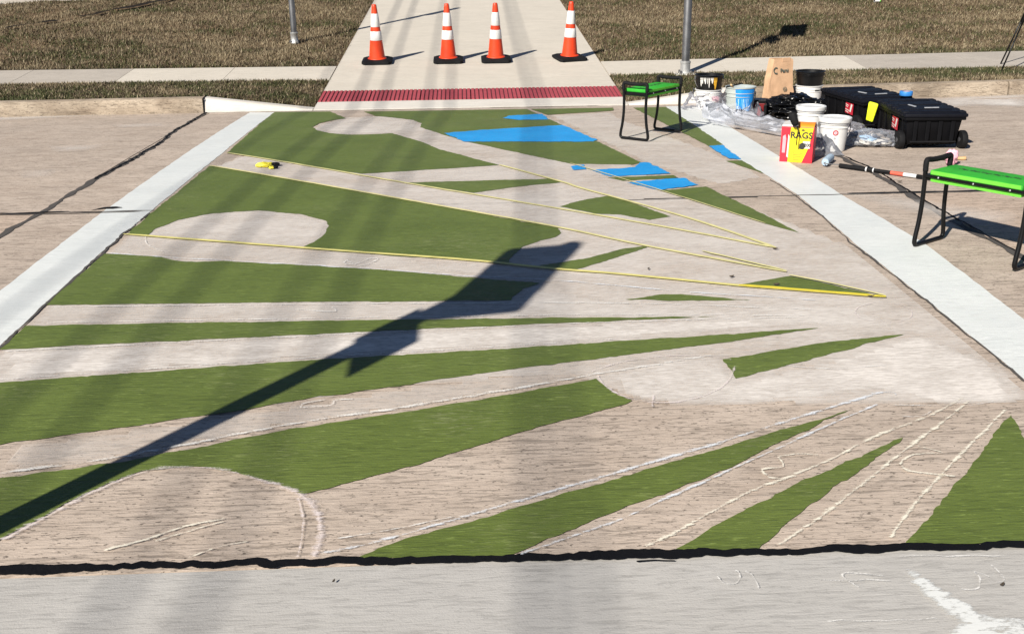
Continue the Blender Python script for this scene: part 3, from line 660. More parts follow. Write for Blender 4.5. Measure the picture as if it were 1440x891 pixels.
m_pwhite = simple('white_plastic', (.64, .64, .63), .38, var=.05, scale=6, bump=.06)
m_pblack = simple('black_plastic', (.005, .005, .0055), .38, spec=.3, var=.25, scale=9, bump=.08)
m_pgrey = simple('grey_plastic', (.36, .39, .37), .5, var=.1, scale=7, bump=.1)
m_bluewet = simple('blue_wet_paint', (.015, .24, .66), .28, var=.2, scale=22, bump=.2)
m_blue_pale = simple('pale_blue_paint', (.30, .50, .72), .4, var=.2, scale=22, bump=.2)
m_yellowp = simple('amber_wet_paint', (.62, .34, .03), .35, var=.2, scale=30, bump=.1)
m_kraft = simple('kraft_paper', (.47, .30, .185), .85, var=.14, scale=10, bump=.5, bscale=24, spec=.15)
m_ink = simple('dark_green_ink', (.045, .07, .06), .8, bump=0)
m_binbag = simple('black_bin_liner', (.004, .004, .0045), .25, spec=.35, var=.2, scale=12, bump=.8, bscale=28)
m_tote = simple('black_tote_plastic', (.0035, .0035, .0045), .6, spec=.12, var=.2, scale=14, bump=.25, bscale=120)
m_tote_lid = simple('navy_black_lid_plastic', (.0045, .005, .0085), .58, spec=.15, var=.2, scale=14, bump=.25, bscale=120)
m_labelred = simple('red_label', (.42, .012, .03), .45, bump=0)
m_silver = simple('silver_highlight_print', (.45, .46, .48), .35, .3, bump=.1)  # pale tone for the painted lid highlights, also for small bucket print
m_boxyellow = simple('yellow_card', (.72, .58, .01), .5, var=.05, bump=.1)
m_boxred = simple('red_card', (.55, .012, .03), .5, var=.06, bump=.1)
m_boxorange = simple('orange_card', (.80, .26, .02), .5, var=.06, bump=.1)
m_boxwhite = simple('white_card', (.62, .60, .56), .6, var=.05, bump=.1)
m_pinkred = simple('pink_card', (.85, .30, .34), .5, bump=0)
m_neon = simple('neon_yellow_fabric', (.72, .85, .015), .7, var=.12, scale=20, bump=.6, bscale=40)
m_yellow = simple('yellow_tape_roll', (.80, .70, .06), .5, var=.1, bump=.4, bscale=40)
m_pink = simple('pink_cloth', (.80, .42, .50), .8, var=.25, scale=16, bump=.8, bscale=30)
m_wood = simple('bare_wood', (.52, .34, .17), .65, var=.2, scale=12, bump=.2)
m_nap = simple('blue_grey_nap', (.36, .46, .56), .95, var=.2, scale=30, bump=1, bscale=90, spec=.1)
m_cable = simple('black_cable_sheath', (.02, .02, .02), .6, bump=0)
m_timber = simple('treated_timber', (.16, .11, .07), .9, var=.25, scale=4, bump=.4, bscale=12)
m_sign = simple('yellow_sign_sheet', (.72, .62, .03), .4, bump=0)
def clear_plastic(name, tint, a):
    t = NT(name); n = t.noise(26, 4, .6)
    fr = t.n('ShaderNodeFresnel'); fr.inputs[0].default_value = 1.5
    al = t.math('MINIMUM', t.math('ADD', t.math('MULTIPLY', fr.outputs[0], .9), t.ramp(n, .25, .75, a*.45, a*1.5)), 1.0)
    return t.done(t.over(al, t.bsdf(tint, .18, t.bump(n, .8, .01), 0, .8)))
m_clear = clear_plastic('clear_plastic_film', (.50, .52, .58), .22)
m_clear2 = clear_plastic('thin_plastic_film', (.55, .55, .60), .16)

def text_mesh(s, size, extrude=.0008):
    cu = bpy.data.curves.new('lettering', 'FONT'); cu.body = s; cu.size = size; cu.extrude = extrude; cu.offset = size*.025; cu.align_x = 'CENTER'; cu.resolution_u = 3
    o = link(bpy.data.objects.new('lettering', cu)); dg = bpy.context.evaluated_depsgraph_get()
    me = bpy.data.meshes.new_from_object(o.evaluated_get(dg)); bpy.data.objects.remove(o); bpy.data.curves.remove(cu)
    return me
def put_text(s, size, m, parent, mat):
    me = text_mesh(s, size); me.materials.clear(); me.transform(mat); return obj('lettering', me, m, parent)
FACE_Y = Matrix.Rotation(R(90), 4, 'X')        # text that faces -Y

# ---------------------------------------------------------------- cones
def make_cone(name):
    t = empty(name, (0, 0, 0))
    H = .735
    def rad(z): return .108-(.108-.030)*(z-.03)/(H-.03)
    bm = MB().box((0, 0, .019), (.385, .385, .036), 0, 1.0, .012); bm.v = [(x, y, z) for x, y, z in bm.v]
    b = MB(); oc = [(.19, .155), (.155, .19), (-.155, .19), (-.19, .155), (-.19, -.155), (-.155, -.19), (.155, -.19), (.19, -.155)]
    b.prism([(x*1.03, y*1.03) for x, y in oc], 0, .028)
    b.add([(x*1.03, y*1.03, .028) for x, y in oc]+[(x*.82, y*.82, .045) for x, y in oc], [(i, (i+1) % 8, 8+(i+1) % 8, 8+i) for i in range(8)]+[tuple(range(8, 16))])
    b.build('base', m_rubber, t)
    b = MB().lathe([(.128, .040), (.122, .052), (rad(.06), .064), (rad(.2), .2), (rad(.4), .4), (rad(.6), .6), (rad(.70), .70), (rad(H)+.001, H-.012), (.024, H), (.018, H), (.017, H-.05)], 28)
    b.build('body', m_orange, t, True, angle=45)
    for z0, z1 in ((.285, .40), (.455, .622)):
        MB().lathe([(rad(z0)+.0015, z0), (rad(z0)+.0035, z0+.003), (rad(z1)+.0035, z1-.003), (rad(z1)+.0015, z1)], 28, cap=False).build('collar', m_collar, t, True, angle=45)
    return t
c0 = make_cone('traffic_cone')
CL = ['orange traffic cone on the path closest to the leaning lawn pole shadow, before the grass edge', 'orange traffic cone with the sign shadow passing behind its upper white collar',
      'orange traffic cone standing between the two other cones inside the path', 'orange traffic cone with its base turned diagonal, by the path edge nearest the totes']
CL = ['orange traffic cone with a thin pole shadow crossing behind its lower collar', 'orange traffic cone with a sign shadow ending right behind its top collar',
      'orange traffic cone on the path, second from the buckets', 'orange traffic cone whose shadow tip reaches the grass at the path edge']
for i, (x, y, rz) in enumerate(((-1.165, 14.13, 3), (-.222, 14.12, -2), (.412, 14.11, 2), (1.40, 14.14, 24))):
    o = c0 if i == 0 else copy_tree(c0)
    o.location = (x, y, zp(y)+.012); o.rotation_euler = (R(4.85), 0, 0) if i < 3 else (R(4.85), 0, R(14)); o['label'] = CL[i]; o['category'] = 'traffic cone'; o['group'] = 'traffic cones across the path'

# ---------------------------------------------------------------- sign posts
def sign_post(name, loc, h, r, label, rz_sign, rim=1.0, plate=True, group='crossing sign posts'):
    t = empty(name, loc, 0, label, 'sign post', group)
    MB().lathe([(r, .0), (r, h), (r*.9, h+.01)], 20).build('pole', m_galv, t, True, angle=40)
    MB().lathe([(r*1.45, 0), (r*1.45, .02), (r*1.22, .035), (r*1.22, .13), (r*1.3, .135), (r*1.3, .16), (r*1.02, .165)], 20).build('base_collar', m_castal, t, True, angle=35)
    if plate:
        MB().box((0, 0, .006), (.26, .26, .014), 0, 1, .003).build('base_plate', m_boxwhite if plate == 2 else m_castal, t)
    for k in range(4):
        a = R(45+90*k); MB().lathe([(.012, 0), (.012, .04), (.006, .045)], 6, (r*1.75*math.cos(a), r*1.75*math.sin(a), .006)).build('anchor_bolt', m_galv, t)
    s = .381*rim; q = [(-s*1.414, 0), (0, -s*1.414), (s*1.414, 0), (0, s*1.414)]
    P = []
    for i in range(4):            # rounded diamond
        c = Vector(q[i]); a = (Vector(q[i-1])-c).normalized(); d = (Vector(q[(i+1) % 4])-c).normalized()
        for u in lin(0, 1, 4): P.append(c+a*.06*(1-u)**2+d*.06*u*u+(a+d)*.012)
    zc = h-s*1.414+.03
    Rm = Matrix.Rotation(rz_sign, 4, 'Z')
    def face(poly, x, th):
        b = MB().prism([(p[0], p[1]) for p in poly], 0, th)
        b.v = [tuple(Rm @ Vector((x+v[2], v[0], v[1]))) for v in b.v]; return b
    face([(p.x, p.y+zc) for p in P], r+.004, .004).build('sign_face', m_sign, t)
    w, hh, z2 = .215*rim, .165*rim, h-s*2.83-.15*rim+.01
    face([(-w, z2-hh), (w, z2-hh), (w, z2+hh), (-w, z2+hh)], r+.004, .004).build('arrow_plaque', m_sign, t)
    return t
sign_post('sign_post', (2.745, 13.06, zv(2.745, 13.0)-.01), 3.42, .05, 'grey steel post with pale base plate beside the paint-dripped black bucket', 0, plate=2)
sign_post('sign_post', (-2.50, 15.80, zl(-2.5, 15.8)), 3.12, .044, 'grey steel post with bolted base standing in the brown bank', R(-29), .8, False)
sign_post('sign_post', (-2.03, 2.02, 0.0), 3.14, .05, 'grey steel crossing sign post casting a long shadow across the green stripes', 0)

# ---------------------------------------------------------------- overhead cables whose soft shadows streak the crossing
CH = 8.5; off = CH/math.tan(SUN_EL)
for k, (s0, r_) in enumerate(((-2.2, .012), (-1.70, .015), (-1.40, .015), (-.88, .012), (-.63, .013), (.28, .014), (.42, .010))):
    gx_ = s0-off*math.sin(SUN_AZ+math.pi)+.07*(off*math.cos(SUN_AZ+math.pi)-5); hz = CH+.0
    pts = [(gx_+.07*y, y, hz+((y-5)/30)**2*.5) for y in lin(-25, 36, 30)]
    tag(MB().tube(pts, r_, 8).build('overhead_cable', m_cable, None, True), 'black overhead cable strung above the crossing', 'cable', 'overhead cables')
for y, lab in ((-25, 'timber utility pole behind the near side of the street'), (36, 'timber utility pole beyond the top of the bank')):
    x = -off*math.sin(SUN_AZ+math.pi)-.2+.07*y
    z0 = -.32 if y < 0 else zfar(x, y)
    t = empty('utility_pole', (x, y, z0), 0, lab, 'utility pole', 'utility poles')
    MB().lathe([(.16, 0), (.12, 10.2-z0)], 14).build('pole', m_timber, t, True, angle=50)
    MB().box((0, 0, CH-z0+.42), (5.2, .12, .14)).build('crossarm', m_timber, t)

# ---------------------------------------------------------------- kneeler benches
def make_bench(label, loc, rz):
    t = empty('kneeler_bench', loc, rz, label, 'bench', 'green kneeler benches')
    L, D = .575, .262
    for s in (-1, 1):
        x = s*L/2
        def P(d, z, dx=0): return (x+s*dx, d, z)
        lp = [P(-.10, .011), P(0, .011), P(.10, .011), P(.128, .013), P(.140, .03), P(.136, .07), P(.122, .14), P(.112, .24), P(.112, .36), P(.118, .44), P(.118, .472), P(.104, .486), P(.06, .482), P(0, .478), P(-.06, .482), P(-.104, .486), P(-.118, .472), P(-.118, .44), P(-.112, .36), P(-.112, .24), P(-.122, .14), P(-.136, .07), P(-.140, .03), P(-.128, .013)]
        pp = smoothpath(lp+[lp[0]], 4)[:-1]
        f = MB().tube(pp, .0125, 8, True).build('side_frame', m_blackmetal, t, True)
        MB().tube(smoothpath([P(.116, .425), P(.118, .472), P(.104, .486), P(.05, .481), P(-.05, .481), P(-.104, .486), P(-.118, .472), P(-.116, .425)], 5), .0155, 8).build('grip', m_rubber, f, True)
        MB().box((x-s*.012, 0, .395), (.016, D-.03, .03)).build('bracket', m_blackmetal, f)
    b = MB().box((0, 0, .4225), (L-.06, D-.02, .029), 0, 1, .008); b.build('seat_pad', m_seat, t, True, angle=40)
    b = MB().box((0, 0, .385), (L-.068, D-.03, .026), 0, 1, .006); b.build('seat_underside', m_seat2, t, True, angle=40)
    for s in (-1, 1):
        r = MB().box((0, s*(D/2-.008), .4035), (L-.01, .012, .016)).build('rail', m_blackmetal, t)
        MB().box((0, s*(D/2-.0105), .424), (L-.075, .004, .020), 0, 1, .001).build('pad_edge', m_seat2, r)
        for k in (-.2, 0, .2):
            bb = MB().lathe([(.005, 0), (.005, .003), (.002, .005)], 8)
            bb.v = [(k+vx, s*(D/2-.002+vz), .4035+vy) for vx, vy, vz in bb.v]; bb.build('rivet', m_bolt, r)
    b = MB()
    for k in range(22):
        w = .012 if k % 3 else .006; b.box((-.17+k*.0162, .02+.006*math.sin(k*1.7), .4378), (w, .010+.012*abs(math.sin(k*2.3)), .0008))
    b.build('printed_mark', m_print, t)
    return t
make_bench('green kneeler bench standing partly on the green wedge beside the white stripe by the buckets', (1.648, 9.18, zr(9.18)+.008), math.atan2(.44, .385))
make_bench('green kneeler bench standing just outside the white stripe near the sealed crack', (2.745, 5.27, zr(5.27)+.004), math.atan2(-.47, .32))

# ---------------------------------------------------------------- buckets
def bucket_prof(h, r0, r1, th=.004):
    def rr(z): return r0+(r1-r0)*z/h
    p = [(r0*.3, .004), (r0-.006, .0), (r0, .006), (rr(h*.72), h*.72), (rr(h*.72)+.006, h*.725), (rr(h*.74)+.006, h*.74), (rr(h*.75)+.001, h*.75), (rr(h*.82), h*.82), (rr(h*.82)+.007, h*.825), (rr(h*.84)+.007, h*.84), (rr(h*.85)+.001, h*.85), (rr(h)-.001, h*.965), (r1+.008, h*.97), (r1+.008, h), (r1-th, h), (rr(h*.05)-th, .012), (.01, .012)]
    return p, rr
def handle_wire(t, h, r1, ang=0.0, m=m_galv):
    pts = []
    for k in range(13):
        a = math.pi*k/12; x = math.cos(a)*(r1+.012); d = math.sin(a)*.17
        pts.append(Vector((x, -d*math.cos(ang), h*.8-d*math.sin(ang))))
    MB().tube(pts, .0028, 6).build('bail_handle', m, t, True)
    for s in (-1, 1): MB().box((s*(r1+.004), 0, h*.8), (.014, .03, .03), 0, 1, .003).build('handle_ear', m_pwhite if m == m_pwhite else m_galv, t)
def curved_patch(t, name, m, r, z0, z1, a0, a1, poly=None, n=10, rr=None, out=.0015):
    vs, fs = [], []
    for i in range(n+1):
        a = a0+(a1-a0)*i/n
        for z in (z0, z1):
            q = (rr(z) if rr else r)+out; vs.append((q*math.cos(a), q*math.sin(a), z))
        if i: fs.append((2*i-2, 2*i, 2*i+1, 2*i-1))
    return MB().add(vs, fs).build(name, m, t, True)
def drips(t, name, m, rr, ztop, a0, a1, lo, hi, n, seed, wlo=.02, whi=.06):
    rn = random.Random(seed); b = MB()
    for i in range(n):
        a = a0+(a1-a0)*(i+.5+rn.uniform(-.3, .3))/n; w = rn.uniform(wlo, whi)/rr(ztop); z1 = ztop-rn.uniform(lo, hi); K = 6
        vs, fs = [], []
        for k in range(K+1):
            z = ztop+(z1-ztop)*k/K; ww = w*(1-.55*(k/K)) if k < K else w*.12; q = rr(z)+.0022+.0004*i
            vs += [(q*math.cos(a-ww), q*math.sin(a-ww), z), ((q+.0015)*math.cos(a), (q+.0015)*math.sin(a), z), (q*math.cos(a+ww), q*math.sin(a+ww), z)]
            if k:
                o = 3*k; fs += [(o-3, o-2, o+1, o), (o-2, o-1, o+2, o+1)]
        b.add(vs, fs)
    return b.build(name, m, t, True)
def make_bucket(name, loc, rz, label, m, h=.36, r0=.128, r1=.15, lid=False, handle=None, group='paint buckets'):
    t = empty(name, loc, rz, label, 'bucket', group); p, rr = bucket_prof(h, r0, r1)
    MB().lathe(p, 36).build('body', m, t, True, angle=35)
    if lid:
        MB().lathe([(r1+.013, h-.030), (r1+.015, h-.026), (r1+.015, h+.002), (r1+.010, h+.006), (r1-.006, h+.006), (r1-.012, h-.004), (.01, h-.004)], 36).build('lid', m_pwhite, t, True, angle=35)
    if handle is not None: handle_wire(t, h, r1, handle, m_galv)
    return t, rr
TOWARD = R(-90)                                 # bucket side that faces the camera
# white bucket with a black one nested in it, paint run down its side
xa, ya = 2.585, 11.06
t, rr = make_bucket('bucket', (xa, ya, zr(ya)), 0, 'white bucket under the black dripped bucket beside the steel post', m_pwhite, .205, .122, .137, group='white buckets')
curved_patch(t, 'printed_text', m_print, 0, .165, .178, R(-125), R(-95), rr=rr); curved_patch(t, 'printed_text', m_print, 0, .150, .160, R(-118), R(-100), rr=rr)
drips(t, 'pink_smear', m_pink, rr, .14, R(-80), R(-55), .03, .07, 3, 4)
t, rr = make_bucket('bucket', (xa, ya, zr(ya)+.192), 0, 'black bucket with cream and amber drips nested in a white bucket', m_pblack, .165, .130, .145, handle=1.2, group='black buckets')
drips(t, 'cream_drips', m_boxwhite, rr, .142, R(-140), R(-85), .03, .11, 8, 1, .006, .012)
drips(t, 'amber_drips', m_yellowp, rr, .142, R(-84), R(-66), .08, .14, 2, 2, .012, .018)
# grey bucket with blue runs
xb, yb = 2.655, 10.02
t, rr = make_bucket('bucket', (xb, yb, zr(yb)), 0, 'grey bucket with blue paint running down its side', m_pgrey, .335, .124, .140, handle=1.35)
drips(t, 'blue_runs', m_bluewet, rr, .318, R(-112), R(-48), .12, .30, 9, 5, .025, .045)
drips(t, 'pale_runs', m_blue_pale, rr, .23, R(-112), R(-66), .12, .22, 6, 9, .010, .018)
curved_patch(t, 'blue_rim', m_bluewet, 0, .272, .320, R(-112), R(-48), rr=rr, out=.0016)
MB().lathe([(.01, .28), (.130, .282)], 30, cap=False).build('paint_surface', m_bluewet, t)
b = MB().tube([(-.02, .02, .25), (-.115, -.08, .36)], .010, 8); tag(b.build('stir_stick', m_wood, None, loc=(xb, yb, zr(yb))), 'short wooden stick leaning on the rim of the grey bucket', 'stick')
b = MB().box((0, 0, 0), (.16, .012, .05), .3, 1, .004)
o = tag(b.build('paint_scraper', m_rubber, None, loc=(xb-.07, yb-.02, zr(yb)+.348)), 'dark scraper laid across the rim of the grey bucket', 'scraper'); o.rotation_euler = (R(75), R(8), .2)
# bucket pair behind the bin bag
xc, yc = 3.70, 11.15
t, rr = make_bucket('bucket', (xc, yc, zr(yc)), 0, 'white bucket with printed label under the glossy black bucket', m_pwhite, .22, .122, .137, group='white buckets')
curved_patch(t, 'printed_text', m_print, 0, .165, .19, R(-80), R(-50), rr=rr); curved_patch(t, 'printed_label', m_labelred, 0, .05, .10, R(-115), R(-85), rr=rr)
t, rr = make_bucket('bucket', (xc, yc, zr(yc)+.204), 0, 'plain glossy black bucket stacked in a white bucket behind the bin bag', m_pblack, .165, .131, .150, group='black buckets')
# two white lidded buckets by the rag box
x1_, y1_ = 3.03, 9.03
t, rr = make_bucket('bucket', (x1_, y1_, zr(y1_)), 0, 'white lidded bucket behind the rag box with the black foam pad before it', m_pwhite, .262, .097, .115, True, group='white buckets')
x2_, y2_ = 2.99, 8.30
t, rr = make_bucket('bucket', (x2_, y2_, zr(y2_)), R(-6), 'white lidded bucket with a small round red emblem', m_pwhite, .268, .094, .118, True, 1.25, group='white buckets')
def emblem(t, z, a, r, mat_, name, inner=0):
    vs, fs = [], []; N = 24
    for k in range(N):
        u = 2*math.pi*k/N
        for q in (inner, r):
            zz = z+q*math.sin(u); rad = rr(zz)+.002; aa = a+q*math.cos(u)/rad; vs.append((rad*math.cos(aa), rad*math.sin(aa), zz))
    for k in range(N):
        j = (k+1) % N; fs.append((2*k, 2*k+1, 2*j+1, 2*j))
    return MB().add(vs, fs).build(name, mat_, t)
e = emblem(t, .160, R(-96), .022, m_labelred, 'emblem', .014); emblem(t, .160, R(-96), .010, m_pink, 'emblem_centre', .002)
emblem(t, .115, R(-98), .008, m_silver, 'small_print', .002)

# ---------------------------------------------------------------- rag box
rb = empty('rag_box', (2.575, 7.905, zr(7.88)), R(-24), 'red and yellow cardboard box printed RAGS beside the white stripe', 'box')
BW, BD, BH = .245, .20, .272
MB().box((0, 0, BH/2), (BW, BD, BH), 0, 1, .003).build('carton', m_boxred, rb)
fy = -BD/2-.0012
def fpoly(name, m, pts, y=fy, par=rb):
    return MB().add([(x, y, z*.907) for x, z in pts], [tuple(range(len(pts)))]).build(name, m, par)
yp = fpoly('yellow_panel', m_boxyellow, [(-.060, .003), (.045, .003), (.055, .03), (.085, .12), (.104, .22), (.116, .297), (-.052, .297), (-.058, .18)])
fpoly('pink_panel', m_pinkred, [(-.108, .08), (-.085, .08), (-.082, .2), (-.09, .235), (-.108, .22)], fy-.0008)
fpoly('white_panel', m_boxwhite, [(-.072, .05), (-.060, .04), (-.058, .22), (-.068, .24)], fy-.0008)
fpoly('mark', m_print, [(.018, .278), (.04, .286), (.06, .278), (.04, .270)], fy-.002)
fpoly('picture', m_boxwhite, [(.045, .125), (.098, .125), (.098, .185), (.045, .185)], fy-.0014)
fpoly('picture_figure', m_print, [(.018, .12), (.05, .115), (.066, .14), (.06, .165), (.04, .175), (.02, .16)], fy-.002)
fpoly('side_panel', m_boxyellow, [(-.052, .06), (.03, .06), (.03, .24), (-.052, .24)], fy-.0004)
put_text('RAGS', .068, m_print, rb, Matrix.Translation((.030, fy-.002, .190)) @ FACE_Y @ Matrix.Scale(1.0, 4, (1, 0, 0)))
put_text('200', .034, m_print, rb, Matrix.Translation((.080, fy-.003, .128)) @ FACE_Y)
for k in range(5): fpoly('small_print', m_boxorange, [(-.03+.002*k, .085-.014*k), (.05-.006*k, .085-.014*k), (.05-.006*k, .079-.014*k), (-.03+.002*k, .079-.014*k)], fy-.002)
b = MB().add([(-BW/2-.0012, -.08, .01), (-BW/2-.0012, .08, .01), (-BW/2-.0012, .08, .262), (-BW/2-.0012, -.08, .262)], [(0, 1, 2, 3)]); b.build('side_panel', m_boxyellow, rb)
MB().box((-.06, .0, BH+.008), (.12, BD*.9, .014), 0, 1, .003).build('flap', m_boxwhite, rb)
b = MB(); n = 10; vs = []
for s in (-.012, .118):
    for k in range(n+1): a = math.pi*k/n; vs.append((s, -.092*math.cos(a)*1.0, BH+.026*math.sin(a)))
b.add(vs, [(k, k+1, n+2+k, n+1+k) for k in range(n)]+[tuple(range(n+1)), tuple(range(n+1, 2*n+2))[::-1]]); b.build('dispenser_flap', m_boxorange, rb, True, angle=40)
# black foam pad on a wire handle
fp = empty('foam_brush', (2.50, 7.79, zr(7.8)+.262), R(-24), 'black foam paint pad with a thin handle leaning on the rag box', 'brush')
b = MB().box((0, 0, 0), (.062, .03, .105), 0, .8, .022); mm = Matrix.Translation((-.01, -.005, .075)) @ Matrix.Rotation(R(24), 4, 'Y').inverted()
b.v = [tuple(mm @ Vector(v)) for v in b.v]; b.build('foam_head', m_rubber, fp, True)
MB().tube([(.02, -.004, .025), (.028, -.012, -.01), (.024, -.022, -.12)], [.005, .0045, .004], 6).build('handle', m_pblack, fp, True)

# ---------------------------------------------------------------- paper bag
pb = empty('paper_bag', (3.36, 11.13, zr(11.13)), R(14), 'tall brown paper bag with a dark green printed emblem behind the bin bag', 'bag')
NXB, NZB = 10, 16
def bagpt(u, z):                                  # u round the bag 0..4, z 0..1
    w, d = .150-.040*z, .10-.045*z
    k = int(u) % 4; f = u-int(u); cs = [(-w, -d), (w, -d), (w, d), (-w, d)]
    a, c = Vector(cs[k]), Vector(cs[(k+1) % 4]); p = a.lerp(c, f)
    if k in (1, 3): p.x *= 1-.35*z*(1-abs(2*f-1))
    q = Vector((p.x*9, p.y*9, z*5)); nn = .016*mnoise.noise(q)+.008*mnoise.noise(q*2.7)
    return Vector((p.x*(1+nn*4)+.02*z*z, p.y*(1+nn*5)+.03*z, .50*z+(.012*mnoise.noise(Vector((u*1.3, 0, 3))) if z == 1 else 0)))
vs = [bagpt(4*i/48, j/NZB) for j in range(NZB+1) for i in range(48)]
fs = [(j*48+i, j*48+(i+1) % 48, (j+1)*48+(i+1) % 48, (j+1)*48+i) for j in range(NZB) for i in range(48)]
MB().add(vs, fs+[tuple(range(48))[::-1]]).build('paper', m_kraft, pb, True, angle=38)
MB().box((.055, -.028, .49), (.10, .008, .045), 0, 1, .003).build('folded_top', m_kraft, pb)
def ring(t, c, r0, r1, a0, a1, m, y):
    n = 18; vs = []
    for k in range(n+1):
        a = a0+(a1-a0)*k/n
        for q in (r0, r1): vs.append((c[0]+q*math.cos(a), y+.15*q*math.sin(a), c[1]+q*math.sin(a)))
    return MB().add(vs, [(2*k, 2*k+1, 2*k+3, 2*k+2) for k in range(n)]).build('emblem', m, t)
ring(pb, (-.075, .385), .024, .034, R(60), R(300), m_ink, -.056)
put_text('Parsi', .050, m_ink, pb, Matrix.Translation((.022, -.058, .368)) @ Matrix.Rotation(R(-8.5), 4, 'X') @ FACE_Y)
ring(pb, (.03, .19), .017, .023, 0, R(360), m_ink, -.084); put_text('G', .03, m_ink, pb, Matrix.Translation((.03, -.088, .18)) @ Matrix.Rotation(R(-8.5), 4, 'X') @ FACE_Y)

# ---------------------------------------------------------------- crumpled things
def crumple(name, m, size, seed, amp, parent=None, n=(72, 40), ridge=1.0, flat=.0, sm=True, freq=3.2, lean=(0, 0)):
    vs, fs = [], []; a, c = n
    for j in range(c+1):
        th = math.pi*j/c
        for i in range(a):
            ph = 2*math.pi*i/a; p = Vector((math.sin(th)*math.cos(ph), math.sin(th)*math.sin(ph), math.cos(th)))
            q = p*freq+Vector((seed, seed*2.3, 0))
            r = 1+amp*(mnoise.noise(q*.45)*1.4+ridge*(.5-abs(mnoise.noise(q))*1.6)+.45*(.4-abs(mnoise.noise(q*2.3))*1.5))
            z = p.z*r; z = max(z, -.86)
            vs.append((p.x*r*size[0]+lean[0]*z, p.y*r*size[1]+lean[1]*z, (z+.86)*size[2]))
    for j in range(c):
        for i in range(a): fs.append((j*a+i, j*a+(i+1) % a, (j+1)*a+(i+1) % a, (j+1)*a+i))
    me = MB().add(vs, fs).mesh(name)
    bm = bmesh.new(); bm.from_mesh(me); bmesh.ops.remove_doubles(bm, verts=bm.verts, dist=1e-5); bm.to_mesh(me); bm.free()
    return obj(name, me, m, parent, sm)
bb = empty('bin_bag', (3.18, 10.28, zr(10.3)), R(-8), 'crumpled glossy black bin bag lying between the paper bag and white buckets', 'bin bag')
crumple('bag_body', m_binbag, (.40, .27, .092), 3.1, .34, bb, (96, 56), 1.3)
o = crumple('gathered_neck', m_binbag, (.13, .12, .05), 8.2, .5, bb, (48, 28), 1.6); o.location = (.12, .04, .115)
o = crumple('bag_fold', m_binbag, (.24, .16, .085), 5.7, .45, bb, (60, 32), 1.5); o.location = (.36, -.10, .0)
rt = empty('tool_case', (2.83, 10.12, zr(10.1)), R(-14), 'small dark red case with black lid against the bin bag', 'case')
MB().box((0, 0, .085), (.20, .14, .17), 0, .94, .008).build('case_body', simple('dark_red_plastic', (.16, .012, .014), .4), rt)
MB().box((0, 0, .185), (.215, .155, .032), 0, 1, .008).build('case_lid', m_pblack, rt); MB().box((.1, -.02, .08), (.03, .13, .15), 0, 1, .006).build('end_panel', m_pblack, rt)

def film(name, m, pts_fn, nu, nv, label, loc):
    vs = [pts_fn(i/nu, j/nv) for j in range(nv+1) for i in range(nu+1)]
    fs = [(j*(nu+1)+i, j*(nu+1)+i+1, (j+1)*(nu+1)+i+1, (j+1)*(nu+1)+i) for j in range(nv) for i in range(nu)]
    o = MB().add(vs, fs).build(name, m, None, True); o.location = loc
    return tag(o, label, 'plastic sheet', 'clear plastic sheets')
def crease(u, v, s, f):
    q = Vector((u*f, v*f, s)); return (.5-abs(mnoise.noise(q))*1.5)+.45*(.5-abs(mnoise.noise(q*2.3))*1.5)
def f1(u, v):       # heap that runs from the grey bucket to the rag box
    x = -.36+.80*u; y = .85-1.85*u*.72+(.5-v)*.34; hgt = .17*math.sin(math.pi*v)**.8*(1-.35*u)*min(1, 6*(1-u)+.2)
    return (x+.04*crease(u, v, 2, 4), y+.05*crease(u, v, 9, 4), max(.004, hgt*(.75+.6*crease(u, v, 1, 4.5))))
film('plastic_sheet', m_clear, f1, 60, 26, 'clear plastic sheeting heaped between the grey bucket and the rag box', (2.66, 9.06, zr(9.0)+.006))
def f2(u, v):
    a = R(-230)+R(290)*u; r = .18+.10*v+.03*crease(u, v, 3, 4); return (r*math.cos(a), r*math.sin(a), max(.004, .17*(1-v)**1.4*(.8+.6*crease(u, v, 4, 5))))
film('plastic_sheet', m_clear2, f2, 60, 14, 'clear plastic wrapped round the foot of the black dripped bucket', (xa, ya, zr(ya)+.006))
def f3(u, v):
    a = R(-220)+R(260)*u; r = .165+.12*v+.03*crease(u, v, 6, 4); return (r*math.cos(a), r*math.sin(a), max(.004, .15*(1-v)**1.3*(.8+.7*crease(u, v, 7, 5))))
film('plastic_sheet', m_clear, f3, 60, 14, 'clear plastic bunched round the foot of the blue dripped grey bucket', (xb, yb, zr(yb)+.006))
# clear bag with folded white cloths inside, by the emblem bucket
cb = empty('clear_bag', (3.40, 8.50, zr(8.5)), R(-3), 'clear plastic bag of folded white cloths against the front tote', 'plastic bag')
crumple('film', m_clear, (.235, .15, .070), 12.4, .22, cb, (64, 36), 1.3)
for k, (x, y, z, w, rz) in enumerate(((-.08, -.02, .03, .20, .1), (.06, .0, .035, .18, -.3), (-.02, .03, .055, .2, .5))):
    o = crumple('folded_cloth', m_boxwhite if k != 2 else m_blue_pale, (w*.5, .07, .022), 20+k, .22, cb, (32, 18), 1.2); o.location = (x, y, z-.02); o.rotation_euler = (.12*k, .15-.1*k, rz)
o = crumple('film', m_clear2, (.13, .10, .05), 15.4, .3, cb, (40, 24), 1.3); o.location = (-.13, .20, .06)
def f4(u, v):
    x = -.12+.34*u; y = -.12+.26*v; return (x, y, max(.004, .13*math.sin(math.pi*u)**.7*math.sin(math.pi*v)**.7*(.8+.7*crease(u, v, 8, 4))))
film('plastic_sheet', m_clear, f4, 26, 20, 'clear plastic crumpled between the rag box and the emblem bucket', (2.78, 8.15, zr(8.2)+.006))

